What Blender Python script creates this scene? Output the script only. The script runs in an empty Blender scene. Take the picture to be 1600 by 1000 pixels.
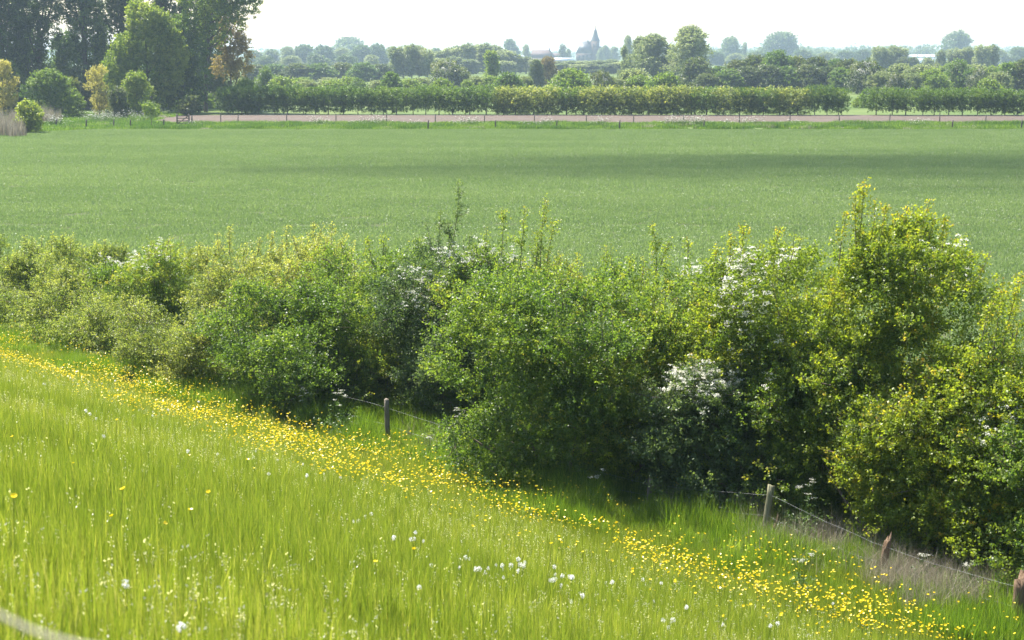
import bpy, math, random
import numpy as np
from mathutils import Vector

SC = bpy.context.scene
COL = SC.collection
R = math.radians
PI = math.pi

# ------------------------------------------------------------------ camera
F = 2500.0                       # focal length in pixels of the 1600 px wide photograph
H = 8.8                          # eye height above the plain (standing on the dike crest)
TH = math.atan(418 / F)          # pitch down
CT, ST = math.cos(TH), math.sin(TH)
cam_d = bpy.data.cameras.new('camera')
cam = bpy.data.objects.new('camera', cam_d)
COL.objects.link(cam)
cam.location = (0, 0, H)
cam.rotation_euler = (PI / 2 - TH, 0, 0)
cam_d.sensor_width = 36
cam_d.lens = 36 * F / 1600
cam_d.clip_start = 0.05
cam_d.clip_end = 20000
cam_d.dof.use_dof = True
cam_d.dof.focus_distance = 34
cam_d.dof.aperture_fstop = 4.5
SC.camera = cam

# ------------------------------------------------------------------ sky, sun, exposure
SUN_E, SUN_A = R(57), R(-42)     # ahead of the camera, a little to the left, high
world = bpy.data.worlds.new('World')
SC.world = world
world.use_nodes = True
wn = world.node_tree
bg = wn.nodes['Background']
sky = wn.nodes.new('ShaderNodeTexSky')
sky.sky_type = 'NISHITA'
sky.sun_disc = False
sky.sun_elevation = SUN_E
sky.sun_rotation = SUN_A
sky.air_density = 1.2
sky.dust_density = 1.5
sky.ozone_density = 1.0
wn.links.new(sky.outputs[0], bg.inputs[0])
bg.inputs[1].default_value = 0.10
sun_d = bpy.data.lights.new('sun', 'SUN')
sun_d.energy = 5.0
sun_d.angle = R(0.5)
sun_d.color = (1.0, 0.95, 0.86)
sun = bpy.data.objects.new('sun', sun_d)
COL.objects.link(sun)
SUNV = Vector((math.sin(SUN_A) * math.cos(SUN_E), math.cos(SUN_A) * math.cos(SUN_E), math.sin(SUN_E)))
sun.rotation_euler = SUNV.to_track_quat('Z', 'Y').to_euler()
sun.location = (-200, 400, 600)
vs = SC.view_settings
vs.view_transform = 'Standard'
vs.look = 'None'
vs.exposure = 1.6
vs.gamma = 1
cy = SC.cycles
cy.max_bounces = 6
cy.diffuse_bounces = 3
cy.glossy_bounces = 2
cy.transmission_bounces = 4
cy.volume_bounces = 1
cy.transparent_max_bounces = 24
cy.caustics_reflective = False
cy.caustics_refractive = False
cy.use_denoising = True

# ------------------------------------------------------------------ projection helpers (photo pixels <-> places)
def proj(p):
    x, y, z = p
    f = y * CT - (z - H) * ST
    up = y * ST + (z - H) * CT
    return 800 + F * x / f, 500 - F * up / f

def ground_at(u, v, z=0.0):
    r, q = (u - 800) / F, (500 - v) / F
    dx, dy, dz = r, CT + q * ST, -ST + q * CT
    t = (z - H) / dz
    return dx * t, dy * t

def x_at(u, y, z=0.0):
    return (u - 800) / F * (y * CT - (z - H) * ST)

def z_at(v, y):                  # height seen at row v at distance y
    q = (500 - v) / F
    return H + y * (q * CT - ST) / (CT + q * ST)

FP1 = np.array(ground_at(1590, 975)); FP2 = np.array(ground_at(605, 690))
FD = (FP2 - FP1) / np.linalg.norm(FP2 - FP1)       # along the fence, away to the left
FN = np.array([FD[1], -FD[0]])                     # across it, away from the camera
FS = float(FP1 @ FN)                               # distance of the fence line from the camera
FOOT = 19.3

def dike_z(x, y):
    s = np.asarray(x) * FN[0] + np.asarray(y) * FN[1]
    z = 7.1 - (s - 0.3) * (7.1 / (FOOT - 0.3))
    lo = 0.5 * (z + np.sqrt(z * z + 0.35))         # soft foot
    return np.minimum(lo, 7.12)                    # flat crest

def dike_at(u, v, dz=0.0):       # the place on the dike or plain that shows at a pixel
    r, q = (u - 800) / F, (500 - v) / F
    d = np.array([r, CT + q * ST, -ST + q * CT])
    t = np.linspace(2, 75, 3000)
    P = np.array([0, 0, H]) + t[:, None] * d
    k = int(np.argmax(P[:, 2] <= dike_z(P[:, 0], P[:, 1]) + dz))
    return P[k, 0], P[k, 1], float(dike_z(P[k, 0], P[k, 1]))

def line_pt(u, off):             # the place on the line parallel to the fence that shows in column u
    ts = np.linspace(-14, 60, 1500)
    P = FP1[None] + ts[:, None] * FD[None] + off * FN[None]
    us = 800 + F * P[:, 0] / (P[:, 1] * CT + H * ST)
    t = np.interp(-u, -us, ts)
    return FP1 + t * FD + off * FN

# ------------------------------------------------------------------ materials
def new_mat(name):
    m = bpy.data.materials.new(name)
    m.use_nodes = True
    nt = m.node_tree
    nt.nodes.clear()
    out = nt.nodes.new('ShaderNodeOutputMaterial')
    return m, nt, out

def N(nt, t, **kw):
    n = nt.nodes.new(t)
    for k, v in kw.items():
        setattr(n, k, v)
    return n

def ramp(nt, stops):
    r = nt.nodes.new('ShaderNodeValToRGB')
    el = r.color_ramp.elements
    while len(el) < len(stops):
        el.new(0.5)
    for e, (p, c) in zip(el, stops):
        e.position = p
        e.color = (*c, 1)
    return r

def leaf_mat(name, stops, trans=0.45, tgain=(1.5, 1.6, 0.6), rough=0.45, spec=0.38, objvar=0.0):
    """leaf colour from the per-leaf 'tint', light shining through it"""
    m, nt, out = new_mat(name)
    at = N(nt, 'ShaderNodeAttribute', attribute_name='tint')
    rp = ramp(nt, stops)
    if objvar:
        oi = N(nt, 'ShaderNodeObjectInfo')
        ma = N(nt, 'ShaderNodeMath', operation='MULTIPLY_ADD')
        ma.inputs[1].default_value = objvar
        ma.inputs[2].default_value = -objvar / 2
        ad = N(nt, 'ShaderNodeMath', operation='ADD', use_clamp=True)
        nt.links.new(oi.outputs['Random'], ma.inputs[0])
        nt.links.new(at.outputs['Fac'], ad.inputs[0])
        nt.links.new(ma.outputs[0], ad.inputs[1])
        nt.links.new(ad.outputs[0], rp.inputs[0])
    else:
        nt.links.new(at.outputs['Fac'], rp.inputs[0])
    p = N(nt, 'ShaderNodeBsdfPrincipled')
    p.inputs['Roughness'].default_value = rough
    p.inputs['Specular IOR Level'].default_value = spec
    nt.links.new(rp.outputs[0], p.inputs['Base Color'])
    g = N(nt, 'ShaderNodeMixRGB', blend_type='MULTIPLY')
    g.inputs[0].default_value = 1
    g.inputs[2].default_value = (*tgain, 1)
    nt.links.new(rp.outputs[0], g.inputs[1])
    t = N(nt, 'ShaderNodeBsdfTranslucent')
    nt.links.new(g.outputs[0], t.inputs[0])
    mx = N(nt, 'ShaderNodeMixShader')
    mx.inputs[0].default_value = trans
    nt.links.new(p.outputs[0], mx.inputs[1])
    nt.links.new(t.outputs[0], mx.inputs[2])
    nt.links.new(mx.outputs[0], out.inputs[0])
    return m

def plain_mat(name, c1, c2, scale=6.0, rough=0.8, bump=0.3, detail=5, stretch=None, spec=0.3, metallic=0.0):
    m, nt, out = new_mat(name)
    tc = N(nt, 'ShaderNodeTexCoord')
    mp = N(nt, 'ShaderNodeMapping')
    if stretch:
        mp.inputs['Scale'].default_value = stretch
    nz = N(nt, 'ShaderNodeTexNoise')
    nz.inputs['Scale'].default_value = scale
    nz.inputs['Detail'].default_value = detail
    nz.inputs['Roughness'].default_value = 0.65
    rp = ramp(nt, [(0.3, c1), (0.7, c2)])
    p = N(nt, 'ShaderNodeBsdfPrincipled')
    p.inputs['Roughness'].default_value = rough
    p.inputs['Specular IOR Level'].default_value = spec
    p.inputs['Metallic'].default_value = metallic
    nt.links.new(tc.outputs['Object'], mp.inputs[0])
    nt.links.new(mp.outputs[0], nz.inputs['Vector'])
    nt.links.new(nz.outputs[0], rp.inputs[0])
    nt.links.new(rp.outputs[0], p.inputs['Base Color'])
    if bump:
        b = N(nt, 'ShaderNodeBump')
        b.inputs['Strength'].default_value = bump
        b.inputs['Distance'].default_value = 0.1
        nt.links.new(nz.outputs[0], b.inputs['Height'])
        nt.links.new(b.outputs[0], p.inputs['Normal'])
    nt.links.new(p.outputs[0], out.inputs[0])
    return m

M = {}
M['hawthorn'] = leaf_mat('hawthorn_leaf', [(0, (.036, .074, .016)), (.45, (.096, .162, .031)), (.8, (.21, .265, .05)), (1, (.32, .28, .05))], trans=.5, tgain=(1.75, 1.75, .7))
M['maple'] = leaf_mat('field_maple_leaf', [(0, (.05, .09, .022)), (.5, (.14, .195, .045)), (1, (.31, .34, .10))], trans=.5, tgain=(1.7, 1.65, .8))
M['willow'] = leaf_mat('shrub_willow_leaf', [(0, (.06, .10, .026)), (.5, (.175, .22, .055)), (1, (.35, .36, .11))], trans=.5, tgain=(1.7, 1.65, .8))
M['bluish'] = leaf_mat('bluish_green_leaf', [(0, (.04, .075, .03)), (.5, (.09, .14, .05)), (1, (.16, .21, .07))], trans=.45, spec=.5, tgain=(1.6, 1.65, .85))
M['golden'] = leaf_mat('golden_green_leaf', [(0, (.05, .09, .018)), (.45, (.128, .19, .028)), (.8, (.25, .295, .036)), (1, (.40, .29, .045))], trans=.5, tgain=(1.8, 1.75, .65))
M['blossom'] = leaf_mat('white_blossom', [(0, (.70, .68, .57)), (1, (.84, .83, .76))], trans=.4, tgain=(1, 1, 1), rough=.7, spec=.2)
M['bark'] = plain_mat('bark', (.045, .036, .026), (.12, .10, .075), scale=9, stretch=(3, 3, .5))
M['twig'] = plain_mat('twig_bark', (.10, .075, .05), (.19, .15, .11), scale=20, bump=.1)
M['grass'] = leaf_mat('meadow_grass_blade', [(0, (.07, .12, .018)), (.5, (.178, .24, .034)), (.8, (.31, .33, .075)), (.93, (.30, .29, .18)), (1, (.60, .60, .55))], trans=.5, tgain=(1.45, 1.4, .65), rough=.40, spec=.45)
M['lush'] = leaf_mat('lush_grass_blade', [(0, (.045, .10, .014)), (.5, (.145, .225, .028)), (.8, (.24, .30, .045)), (1, (.28, .29, .09))], trans=.5, rough=.4, spec=.4)
M['crop'] = leaf_mat('crop_blade', [(0, (.088, .142, .050)), (.6, (.150, .208, .078)), (1, (.26, .31, .145))], trans=.42, tgain=(1.5, 1.6, .9), rough=.36, spec=.55)
M['straw'] = leaf_mat('dry_straw', [(0, (.20, .17, .12)), (1, (.46, .41, .32))], trans=.3, tgain=(1, 1, .9), rough=.6, spec=.25)
M['butter'] = leaf_mat('buttercup_petal', [(0, (.76, .55, .008)), (1, (.88, .70, .015))], trans=.4, tgain=(1, 1, 1), rough=.3, spec=.5)
M['clock'] = leaf_mat('dandelion_fluff', [(0, (.70, .69, .64)), (1, (.88, .87, .84))], trans=.5, tgain=(1, 1, 1), rough=.8, spec=.1)
M['stem'] = leaf_mat('flower_stem', [(0, (.06, .12, .02)), (1, (.13, .19, .03))], trans=.2)
M['wood'] = plain_mat('weathered_post_wood', (.10, .085, .065), (.26, .22, .17), scale=14, stretch=(4, 4, .35), bump=.6)
M['mossy'] = plain_mat('mossy_post_wood', (.10, .105, .05), (.24, .22, .14), scale=10, stretch=(3, 3, .4), bump=.5)
M['rot'] = plain_mat('rotten_post_wood', (.10, .06, .035), (.28, .19, .12), scale=14, stretch=(4, 4, .3), bump=.8)
M['wire'] = plain_mat('galvanised_wire', (.16, .165, .17), (.28, .285, .29), scale=30, rough=.6, bump=0, metallic=.3, spec=.5)
M['darkwood'] = plain_mat('dark_gate_wood', (.05, .04, .035), (.10, .085, .07), scale=6, bump=.2)

# ------------------------------------------------------------------ mesh helpers
class MB:
    """collects faces, linked as ONE mesh object"""
    def __init__(s):
        s.v, s.f, s.t, s.n = [], [], [], 0
    def add(s, verts, faces, tint=0.5):
        verts = np.asarray(verts, float).reshape(-1, 3)
        faces = np.asarray(faces, int)
        s.v.append(verts)
        s.f.append(faces + s.n)
        s.t.append(np.broadcast_to(np.asarray(tint, float), (len(faces),)).copy())
        s.n += len(verts)
    def tube(s, pts, rad, sides=6, tint=0.5, cap=True):
        pts = np.asarray(pts, float)
        k = len(pts)
        rad = np.broadcast_to(np.asarray(rad, float), (k,))
        tg = np.gradient(pts, axis=0)
        tg /= np.linalg.norm(tg, axis=1)[:, None] + 1e-9
        ref = np.where(np.abs(tg[:, 2:3]) > .9, np.array([[1., 0, 0]]), np.array([[0, 0, 1.]]))
        a = np.cross(tg, ref); a /= np.linalg.norm(a, axis=1)[:, None] + 1e-9
        b = np.cross(tg, a)
        an = np.arange(sides) * 2 * PI / sides
        V = pts[:, None] + rad[:, None, None] * (np.cos(an)[None, :, None] * a[:, None] + np.sin(an)[None, :, None] * b[:, None])
        fs = []
        for i in range(k - 1):
            for j in range(sides):
                j2 = (j + 1) % sides
                fs.append((i * sides + j, i * sides + j2, (i + 1) * sides + j2, (i + 1) * sides + j))
        V = V.reshape(-1, 3)
        if cap:
            V = np.vstack([V, pts[-1:]])
            c = len(V) - 1
            for j in range(0, sides):
                fs.append(((k - 1) * sides + j, (k - 1) * sides + (j + 1) % sides, c, c))
        s.add(V, fs, tint)
    def box(s, c, d, rz=0.0, tint=.5):
        c = np.asarray(c, float); d = np.asarray(d, float) / 2
        q = np.array([(x, y, z) for z in (-1, 1) for y in (-1, 1) for x in (-1, 1)], float) * d
        ca, sa = math.cos(rz), math.sin(rz)
        q = np.stack([q[:, 0] * ca - q[:, 1] * sa, q[:, 0] * sa + q[:, 1] * ca, q[:, 2]], 1) + c
        s.add(q, [(0, 2, 3, 1), (4, 5, 7, 6), (0, 1, 5, 4), (2, 6, 7, 3), (1, 3, 7, 5), (0, 4, 6, 2)], tint)
    def mesh(s, name, smooth=False):
        V = np.vstack(s.v); Fc = np.vstack(s.f); T = np.concatenate(s.t)
        me = bpy.data.meshes.new(name)
        tri = Fc[:, 2] == Fc[:, 3]
        nl = np.where(tri, 3, 4)
        me.vertices.add(len(V)); me.vertices.foreach_set('co', V.astype(np.float32).ravel())
        me.loops.add(int(nl.sum()))
        mask = np.ones(Fc.shape, bool); mask[tri, 3] = False
        me.loops.foreach_set('vertex_index', Fc[mask].astype(np.int32))
        me.polygons.add(len(Fc))
        st = np.concatenate([[0], np.cumsum(nl)[:-1]]).astype(np.int32)
        me.polygons.foreach_set('loop_start', st)
        if smooth:
            me.polygons.foreach_set('use_smooth', np.ones(len(Fc), bool))
        a = me.attributes.new('tint', 'FLOAT', 'FACE')
        a.data.foreach_set('value', T.astype(np.float32))
        me.update(calc_edges=True)
        return me
    def build(s, name, mat, parent=None, smooth=False):
        o = bpy.data.objects.new(name, s.mesh(name, smooth))
        o.data.materials.append(mat)
        COL.objects.link(o)
        if parent:
            o.parent = parent
        return o

def tag(o, label=None, cat=None, group=None, kind=None):
    if label: o['label'] = label
    if cat: o['category'] = cat
    if group: o['group'] = group
    if kind: o['kind'] = kind
    return o

def thing(name, label, cat, loc=(0, 0, 0), rz=0.0, group=None):
    o = bpy.data.objects.new(name, None)
    o.empty_display_size = .3
    COL.objects.link(o)
    o.location = loc
    o.rotation_euler = (0, 0, rz)
    return tag(o, label, cat, group)

KIDS = {}
def copy_tree(o, parent=None):
    c = o.copy()
    COL.objects.link(c)
    if parent: c.parent = parent
    for ch in list(o.children):
        copy_tree(ch, c)
    return c

# ------------------------------------------------------------------ foliage
def unit(a):
    return a / (np.linalg.norm(a, axis=-1, keepdims=True) + 1e-9)

def leaves(mb, rng, pos, size, tint, up=0.5, aspect=.7):
    """one rhombic leaf per position"""
    n = len(pos)
    nr = unit(rng.normal(size=(n, 3)) + np.array([0, 0, up]))
    a = unit(np.cross(nr, rng.normal(size=(n, 3))))
    b = np.cross(nr, a)
    sz = (size * rng.uniform(.7, 1.3, n))[:, None]
    fold = nr * sz * .12
    V = np.stack([pos - a * sz / 2, pos + b * sz * aspect / 2 + fold, pos + a * sz / 2, pos - b * sz * aspect / 2 + fold], 1).reshape(-1, 3)
    mb.add(V, np.arange(n * 4).reshape(n, 4), np.clip(tint, 0, 1))

def spray_field(mb, rng, lobes, total, per, length, size, up=.55, spread=.09, shell=.72, zmin=.03, tip=.25, tb=.4, tv=.14, lobe_tv=.12, droop=.12, keep_low=.55, twigs=None, aspect=.7, blossom=None, clump=1, clump_r=.2):
    """leafy twigs standing on the surface of overlapping lobes (cx,cy,cz,rx,ry,rz)"""
    L = np.asarray(lobes, float)
    area = (L[:, 3] * L[:, 5]) ** 1.0
    ns = max(4, int(total / per / clump))
    over = int(ns * 7)
    idx = rng.choice(len(L), over, p=area / area.sum())
    d = unit(rng.normal(size=(over, 3)))
    rr = shell + (1.02 - shell) * rng.random(over) ** .6
    c = L[idx, :3]; r3 = L[idx, 3:6]
    p = c + d * r3 * rr[:, None]
    ok = p[:, 2] > zmin
    ok &= (d[:, 2] > -.25) | (rng.random(over) < keep_low)
    for k in range(len(L)):                       # not deep inside another lobe
        q = np.linalg.norm((p - L[k, :3]) / L[k, 3:6], axis=1)
        ok &= (q > shell * .92) | (idx == k) | (rng.random(over) < .12)
    sel = np.nonzero(ok)[0][:ns]
    p, d, idx = p[sel], d[sel], idx[sel]
    ax = unit(d * np.array([1, 1, .7]) + np.array([0, 0, up]) + rng.normal(size=(len(p), 3)) * .3)
    ct = rng.normal(size=len(p)) * tv
    if clump > 1:                                 # several twigs leave the same branch end
        rp_ = lambda q: np.repeat(q, clump, axis=0)
        p, d, idx, ax, ct = rp_(p), rp_(d), rp_(idx), rp_(ax), rp_(ct)
        p = p + rng.normal(size=p.shape) * clump_r * np.array([1, 1, .45])
        ax = unit(ax + rng.normal(size=p.shape) * .4)
    n = len(p)
    ln = length * rng.uniform(.5, 1.3, n)
    t = rng.random((n, per)) ** .8
    lt = rng.normal(size=len(L)) * lobe_tv
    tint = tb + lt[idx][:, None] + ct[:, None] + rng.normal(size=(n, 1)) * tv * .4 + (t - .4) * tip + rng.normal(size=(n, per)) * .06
    off = rng.normal(size=(n, per, 3)) * spread * (1.1 - .6 * t[..., None])
    P = p[:, None] + ax[:, None] * (ln[:, None] * t)[..., None] + off
    P[..., 2] -= droop * (t ** 2) * ln[:, None]
    P = P.reshape(-1, 3); tint = tint.reshape(-1)
    g = P[:, 2] > .02
    leaves(mb, rng, P[g], size, tint[g], aspect=aspect)
    if twigs is not None:
        k = rng.choice(n, min(n, twigs[1]), replace=False)
        for i in k:
            e = p[i] + ax[i] * ln[i] - np.array([0, 0, droop * ln[i]])
            s0 = p[i] - ax[i] * ln[i] * .7
            twigs[0].tube([s0, (s0 + e) / 2 + rng.normal(size=3) * .02, e], [twigs[2], twigs[2] * .7, twigs[2] * .3], 3, cap=False)
    return p, ax, ln

def whips(mb, sm, rng, spots, leaf, per_m=60, tb=.65, spread=.05):
    """upright leafy shoots: (base, tip) pairs"""
    for b, e in spots:
        b = np.asarray(b, float); e = np.asarray(e, float)
        ln = np.linalg.norm(e - b)
        ctrl = (b + e) / 2 + rng.normal(size=3) * ln * .05
        t = np.linspace(0, 1, 7)[:, None]
        pts = (1 - t) ** 2 * b + 2 * t * (1 - t) * ctrl + t ** 2 * e
        sm.tube(pts, np.linspace(.013, .004, 7), 4, cap=False)
        n = int(per_m * ln)
        tt = np.sort(rng.random(n) ** .8)[:, None]
        P = (1 - tt) ** 2 * b + 2 * tt * (1 - tt) * ctrl + tt ** 2 * e
        P = P + rng.normal(size=(n, 3)) * spread * np.array([1, 1, .6])
        leaves(mb, rng, P, leaf, tb + .3 * (tt[:, 0] - .5) + rng.normal(size=n) * .1)
        for k in range(int(ln * 3)):              # short side shoots
            q = rng.uniform(.2, .85)
            s0 = (1 - q) ** 2 * b + 2 * q * (1 - q) * ctrl + q ** 2 * e
            dd = unit(rng.normal(size=3) * np.array([1, 1, .3]) + np.array([0, 0, .7]))
            l2 = ln * .22 * (1 - q) + .1
            sm.tube([s0, s0 + dd * l2], [.006, .003], 3, cap=False)
            m = int(per_m * l2 * .8) + 3
            P2 = s0 + dd * (rng.random((m, 1)) * l2) + rng.normal(size=(m, 3)) * spread * .8
            leaves(mb, rng, P2, leaf, np.full(m, tb) + rng.normal(size=m) * .12)

def stems(mb, rng, base, lobes, r0=.05, spread=.3, sides=5):
    for (cx, cy, cz, rx, ry, rz) in lobes:
        b = np.array([base[0] + rng.normal() * spread, base[1] + rng.normal() * spread, -.05])
        e = np.array([cx, cy, cz + .2 * rz])
        m = b * .45 + e * .55 + rng.normal(size=3) * .12 * np.linalg.norm(e - b)
        m[2] = max(m[2], b[2] * .5 + e[2] * .5)
        t = np.linspace(0, 1, 7)[:, None]
        pts = (1 - t) ** 2 * b + 2 * t * (1 - t) * m + t ** 2 * e
        mb.tube(pts, np.linspace(r0, r0 * .25, 7), sides, cap=False)

def dome_lobes(rng, a, b, h, n, top=.45, rmin=.16, rmax=.44, low=.06):
    """lobes that fill a mound a x b x h (half widths a,b)"""
    out = []
    n = int(n * 1.6)
    for i in range(n):
        zf = low + (1 - low) * (i + rng.random()) / n
        r = rng.uniform(rmin, rmax) * min(a, h * .5)
        w = 1.0 if zf < .6 else 1 - (1 - top) * (zf - .6) / .4
        an = rng.uniform(0, 2 * PI); q = rng.random() ** .35
        z = min(max(zf * h, r * .5), h - r * rng.uniform(.5, 1.0))
        out.append((max(a * w - r * .6, 0) * q * math.cos(an), max(b * w - r * .6, 0) * q * math.sin(an), z, r * rng.uniform(.8, 1.25), r, r * rng.uniform(.7, 1.0)))
    out.append((0, 0, h * .35, a * .55, b * .55, h * .33))
    return out

# ------------------------------------------------------------------ the ground
def grid_obj(name, xs, ys, zf, mat):
    X, Y = np.meshgrid(xs, ys)
    V = np.stack([X, Y, zf(X, Y)], -1).reshape(-1, 3)
    nx, ny = len(xs), len(ys)
    i = (np.arange(ny - 1)[:, None] * nx + np.arange(nx - 1)[None]).ravel()
    mb = MB()
    mb.add(V, np.stack([i, i + 1, i + nx + 1, i + nx], 1))
    return tag(mb.build(name, mat, smooth=True), kind='structure')

def sheet(name, corners, z, mat):
    mb = MB()
    mb.add([(x, y, z) for x, y in corners], [(0, 1, 2, 3)])
    return tag(mb.build(name, mat), kind='structure')

M['plain'] = plain_mat('rough_pasture', (.055, .095, .022), (.12, .15, .045), scale=.05, detail=8, bump=.2, spec=.05)
M['dike'] = plain_mat('dike_soil_and_moss', (.035, .055, .012), (.07, .09, .022), scale=2.5, bump=.4, spec=.05)
M['soil'] = plain_mat('ploughed_soil', (.080, .061, .049), (.132, .103, .085), scale=1.2, detail=8, bump=.8, spec=.05)
M['cropsoil'] = plain_mat('crop_ground', (.065, .075, .035), (.085, .095, .045), scale=.35, detail=8, bump=.4, stretch=(.15, 1, 1), spec=.05)

ground = sheet('ground', [(-4000, -60), (4000, -60), (4000, 6500), (-4000, 6500)], -.06, M['plain'])
# the dike: a long bank whose crest runs past the camera
al = np.concatenate([np.linspace(-60, 90, 76)])
ac = np.concatenate([np.linspace(-8, 0, 5), np.linspace(.5, 29, 58)])
A, B = np.meshgrid(al, ac)
PX = A * FD[0] + B * FN[0]; PY = A * FD[1] + B * FN[1]
rng = np.random.default_rng(5)
zz = dike_z(PX, PY) + rng.normal(size=PX.shape) * .012
zz[B > 27] = 0.0
V = np.stack([PX, PY, zz - .01], -1).reshape(-1, 3)
i = (np.arange(len(ac) - 1)[:, None] * len(al) + np.arange(len(al) - 1)[None]).ravel()
mb = MB(); mb.add(V, np.stack([i, i + len(al), i + len(al) + 1, i + 1], 1))
tag(mb.build('dike_slope', M['dike'], smooth=True), kind='structure')

FIELD = [ground_at(-900, 214), (140, 30), ground_at(2300, 199.5), ground_at(100, 207)]
YF0, YF1 = 42.0, 186.0           # crop field from behind the hedge to the far verge
mb = MB()
ln = [(-95, 128), (-20, 42), (75, 20), (150, 20), (160, 189), (-49, 186)]
mb.add([(x, y, -.02) for x, y in ln], [(0, 1, 2, 3), (0, 3, 4, 5)])
tag(mb.build('crop_field', M['cropsoil']), kind='structure')
sheet('ploughed_strip', [(-46, 201.5), (260, 200), (260, 232), (-48, 230)], -.01, M['soil'])

# ------------------------------------------------------------------ grass: tufts scattered as instances
def blade_tuft(name, seed, mat, n, rad, h0, h1, w, tb, tv, lean=.25, heads=0, droop=.35):
    rng = np.random.default_rng(seed)
    mb = MB()
    an = rng.uniform(0, 2 * PI, n); r = rad * np.sqrt(rng.random(n))
    b = np.stack([r * np.cos(an), r * np.sin(an), np.full(n, -.03)], 1)
    hh = rng.uniform(h0, h1, n)
    la = rng.uniform(0, 2 * PI, n)
    ld = np.stack([np.cos(la), np.sin(la), np.zeros(n)], 1) * (rng.random(n) ** 1.3 * lean)[:, None]
    side = np.stack([-np.sin(la + rng.normal(size=n)), np.cos(la + rng.normal(size=n)), np.zeros(n)], 1)
    ww = (w * rng.uniform(.6, 1.3, n))[:, None]
    up = np.array([0, 0, 1.])
    p1 = b + (ld * .45 + up) * (hh * .5)[:, None]
    p2 = b + (ld * 1.25) * hh[:, None] + up * (hh * (1 - droop * np.linalg.norm(ld, axis=1)))[:, None]
    V = np.stack([b - side * ww / 2, b + side * ww / 2, p1 + side * ww * .42, p1 - side * ww * .42, p2], 1).reshape(-1, 3)
    i = np.arange(n)[:, None] * 5
    Fc = np.concatenate([i + np.array([0, 1, 2, 3]), i + np.array([3, 2, 4, 4])])
    tt = np.clip(tb + rng.normal(size=n) * tv, 0, .86)
    mb.add(V, Fc, np.concatenate([tt, tt]))
    for k in range(heads):
        an = rng.uniform(0, 2 * PI); r = rad * math.sqrt(rng.random())
        q = np.array([r * math.cos(an), r * math.sin(an), 0])
        hgt = h1 * rng.uniform(.85, 1.12)
        e = q + np.array([rng.normal() * .06, rng.normal() * .06, hgt])
        sd = unit(rng.normal(size=3) * np.array([1, 1, 0]))
        mb.add([q - sd * .002, q + sd * .002, e + sd * .0012, e - sd * .0012], [(0, 1, 2, 3)], .55)
        m = 7
        tq = rng.random(m)[:, None]
        P = e + (np.array([0, 0, -.10]) * tq) + rng.normal(size=(m, 3)) * .008
        leaves(mb, rng, P, .014, np.full(m, rng.uniform(.93, 1.0)), up=.2, aspect=.45)
    o = mb.build(name, mat)
    tag(o, kind='stuff')
    return o

def scatter(name, P, pick, rot, scl, protos, label=None, cat=None):
    me = bpy.data.meshes.new(name)
    me.vertices.add(len(P)); me.vertices.foreach_set('co', np.asarray(P, np.float32).ravel())
    for nm, ty, da in (('rot', 'FLOAT', rot), ('scl', 'FLOAT', scl), ('pick', 'INT', pick)):
        a = me.attributes.new(nm, ty, 'POINT')
        a.data.foreach_set('value', np.asarray(da, np.float32 if ty == 'FLOAT' else np.int32))
    o = bpy.data.objects.new(name, me)
    COL.objects.link(o)
    ng = bpy.data.node_groups.new(name + '_nodes', 'GeometryNodeTree')
    ng.interface.new_socket('Geometry', in_out='INPUT', socket_type='NodeSocketGeometry')
    ng.interface.new_socket('Geometry', in_out='OUTPUT', socket_type='NodeSocketGeometry')
    gi = ng.nodes.new('NodeGroupInput'); go = ng.nodes.new('NodeGroupOutput')
    jn = ng.nodes.new('GeometryNodeJoinGeometry')
    def attr(nm, ty):
        n = ng.nodes.new('GeometryNodeInputNamedAttribute'); n.data_type = ty
        n.inputs['Name'].default_value = nm
        return n.outputs['Attribute']
    ro, so, pk = attr('rot', 'FLOAT'), attr('scl', 'FLOAT'), attr('pick', 'INT')
    cx = ng.nodes.new('ShaderNodeCombineXYZ'); ng.links.new(ro, cx.inputs[2])
    er = ng.nodes.new('FunctionNodeEulerToRotation'); ng.links.new(cx.outputs[0], er.inputs[0])
    for k, pr in enumerate(protos):
        oi = ng.nodes.new('GeometryNodeObjectInfo'); oi.transform_space = 'ORIGINAL'
        oi.inputs['Object'].default_value = pr
        oi.inputs['As Instance'].default_value = True
        cm = ng.nodes.new('FunctionNodeCompare'); cm.data_type = 'INT'; cm.operation = 'EQUAL'
        ins = [q for q in cm.inputs if q.type == 'INT']
        ng.links.new(pk, ins[0]); ins[1].default_value = k
        ip = ng.nodes.new('GeometryNodeInstanceOnPoints')
        ng.links.new(gi.outputs[0], ip.inputs['Points'])
        ng.links.new(cm.outputs[0], ip.inputs['Selection'])
        ng.links.new(oi.outputs['Geometry'], ip.inputs['Instance'])
        ng.links.new(er.outputs[0], ip.inputs['Rotation'])
        ng.links.new(so, ip.inputs['Scale'])
        ng.links.new(ip.outputs[0], jn.inputs[0])
    ng.links.new(jn.outputs[0], go.inputs[0])
    md = o.modifiers.new('scatter', 'NODES'); md.node_group = ng
    return tag(o, label, cat, kind='stuff')

def noise2(x, y, seed, scale):   # smooth 2-D value noise 0..1
    r = np.random.default_rng(seed)
    T = r.random((64, 64))
    gx, gy = x / scale + 1000.0, y / scale + 1000.0
    ix, iy = np.floor(gx).astype(int), np.floor(gy).astype(int)
    fx, fy = gx - ix, gy - iy
    fx, fy = fx * fx * (3 - 2 * fx), fy * fy * (3 - 2 * fy)
    g = lambda a, b: T[a % 64, b % 64]
    return (g(ix, iy) * (1 - fx) + g(ix + 1, iy) * fx) * (1 - fy) + (g(ix, iy + 1) * (1 - fx) + g(ix + 1, iy + 1) * fx) * fy

def uv_of(x, y, z):
    f = y * CT - (z - H) * ST
    up = y * ST + (z - H) * CT
    return 800 + F * x / f, 500 - F * up / f

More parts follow.
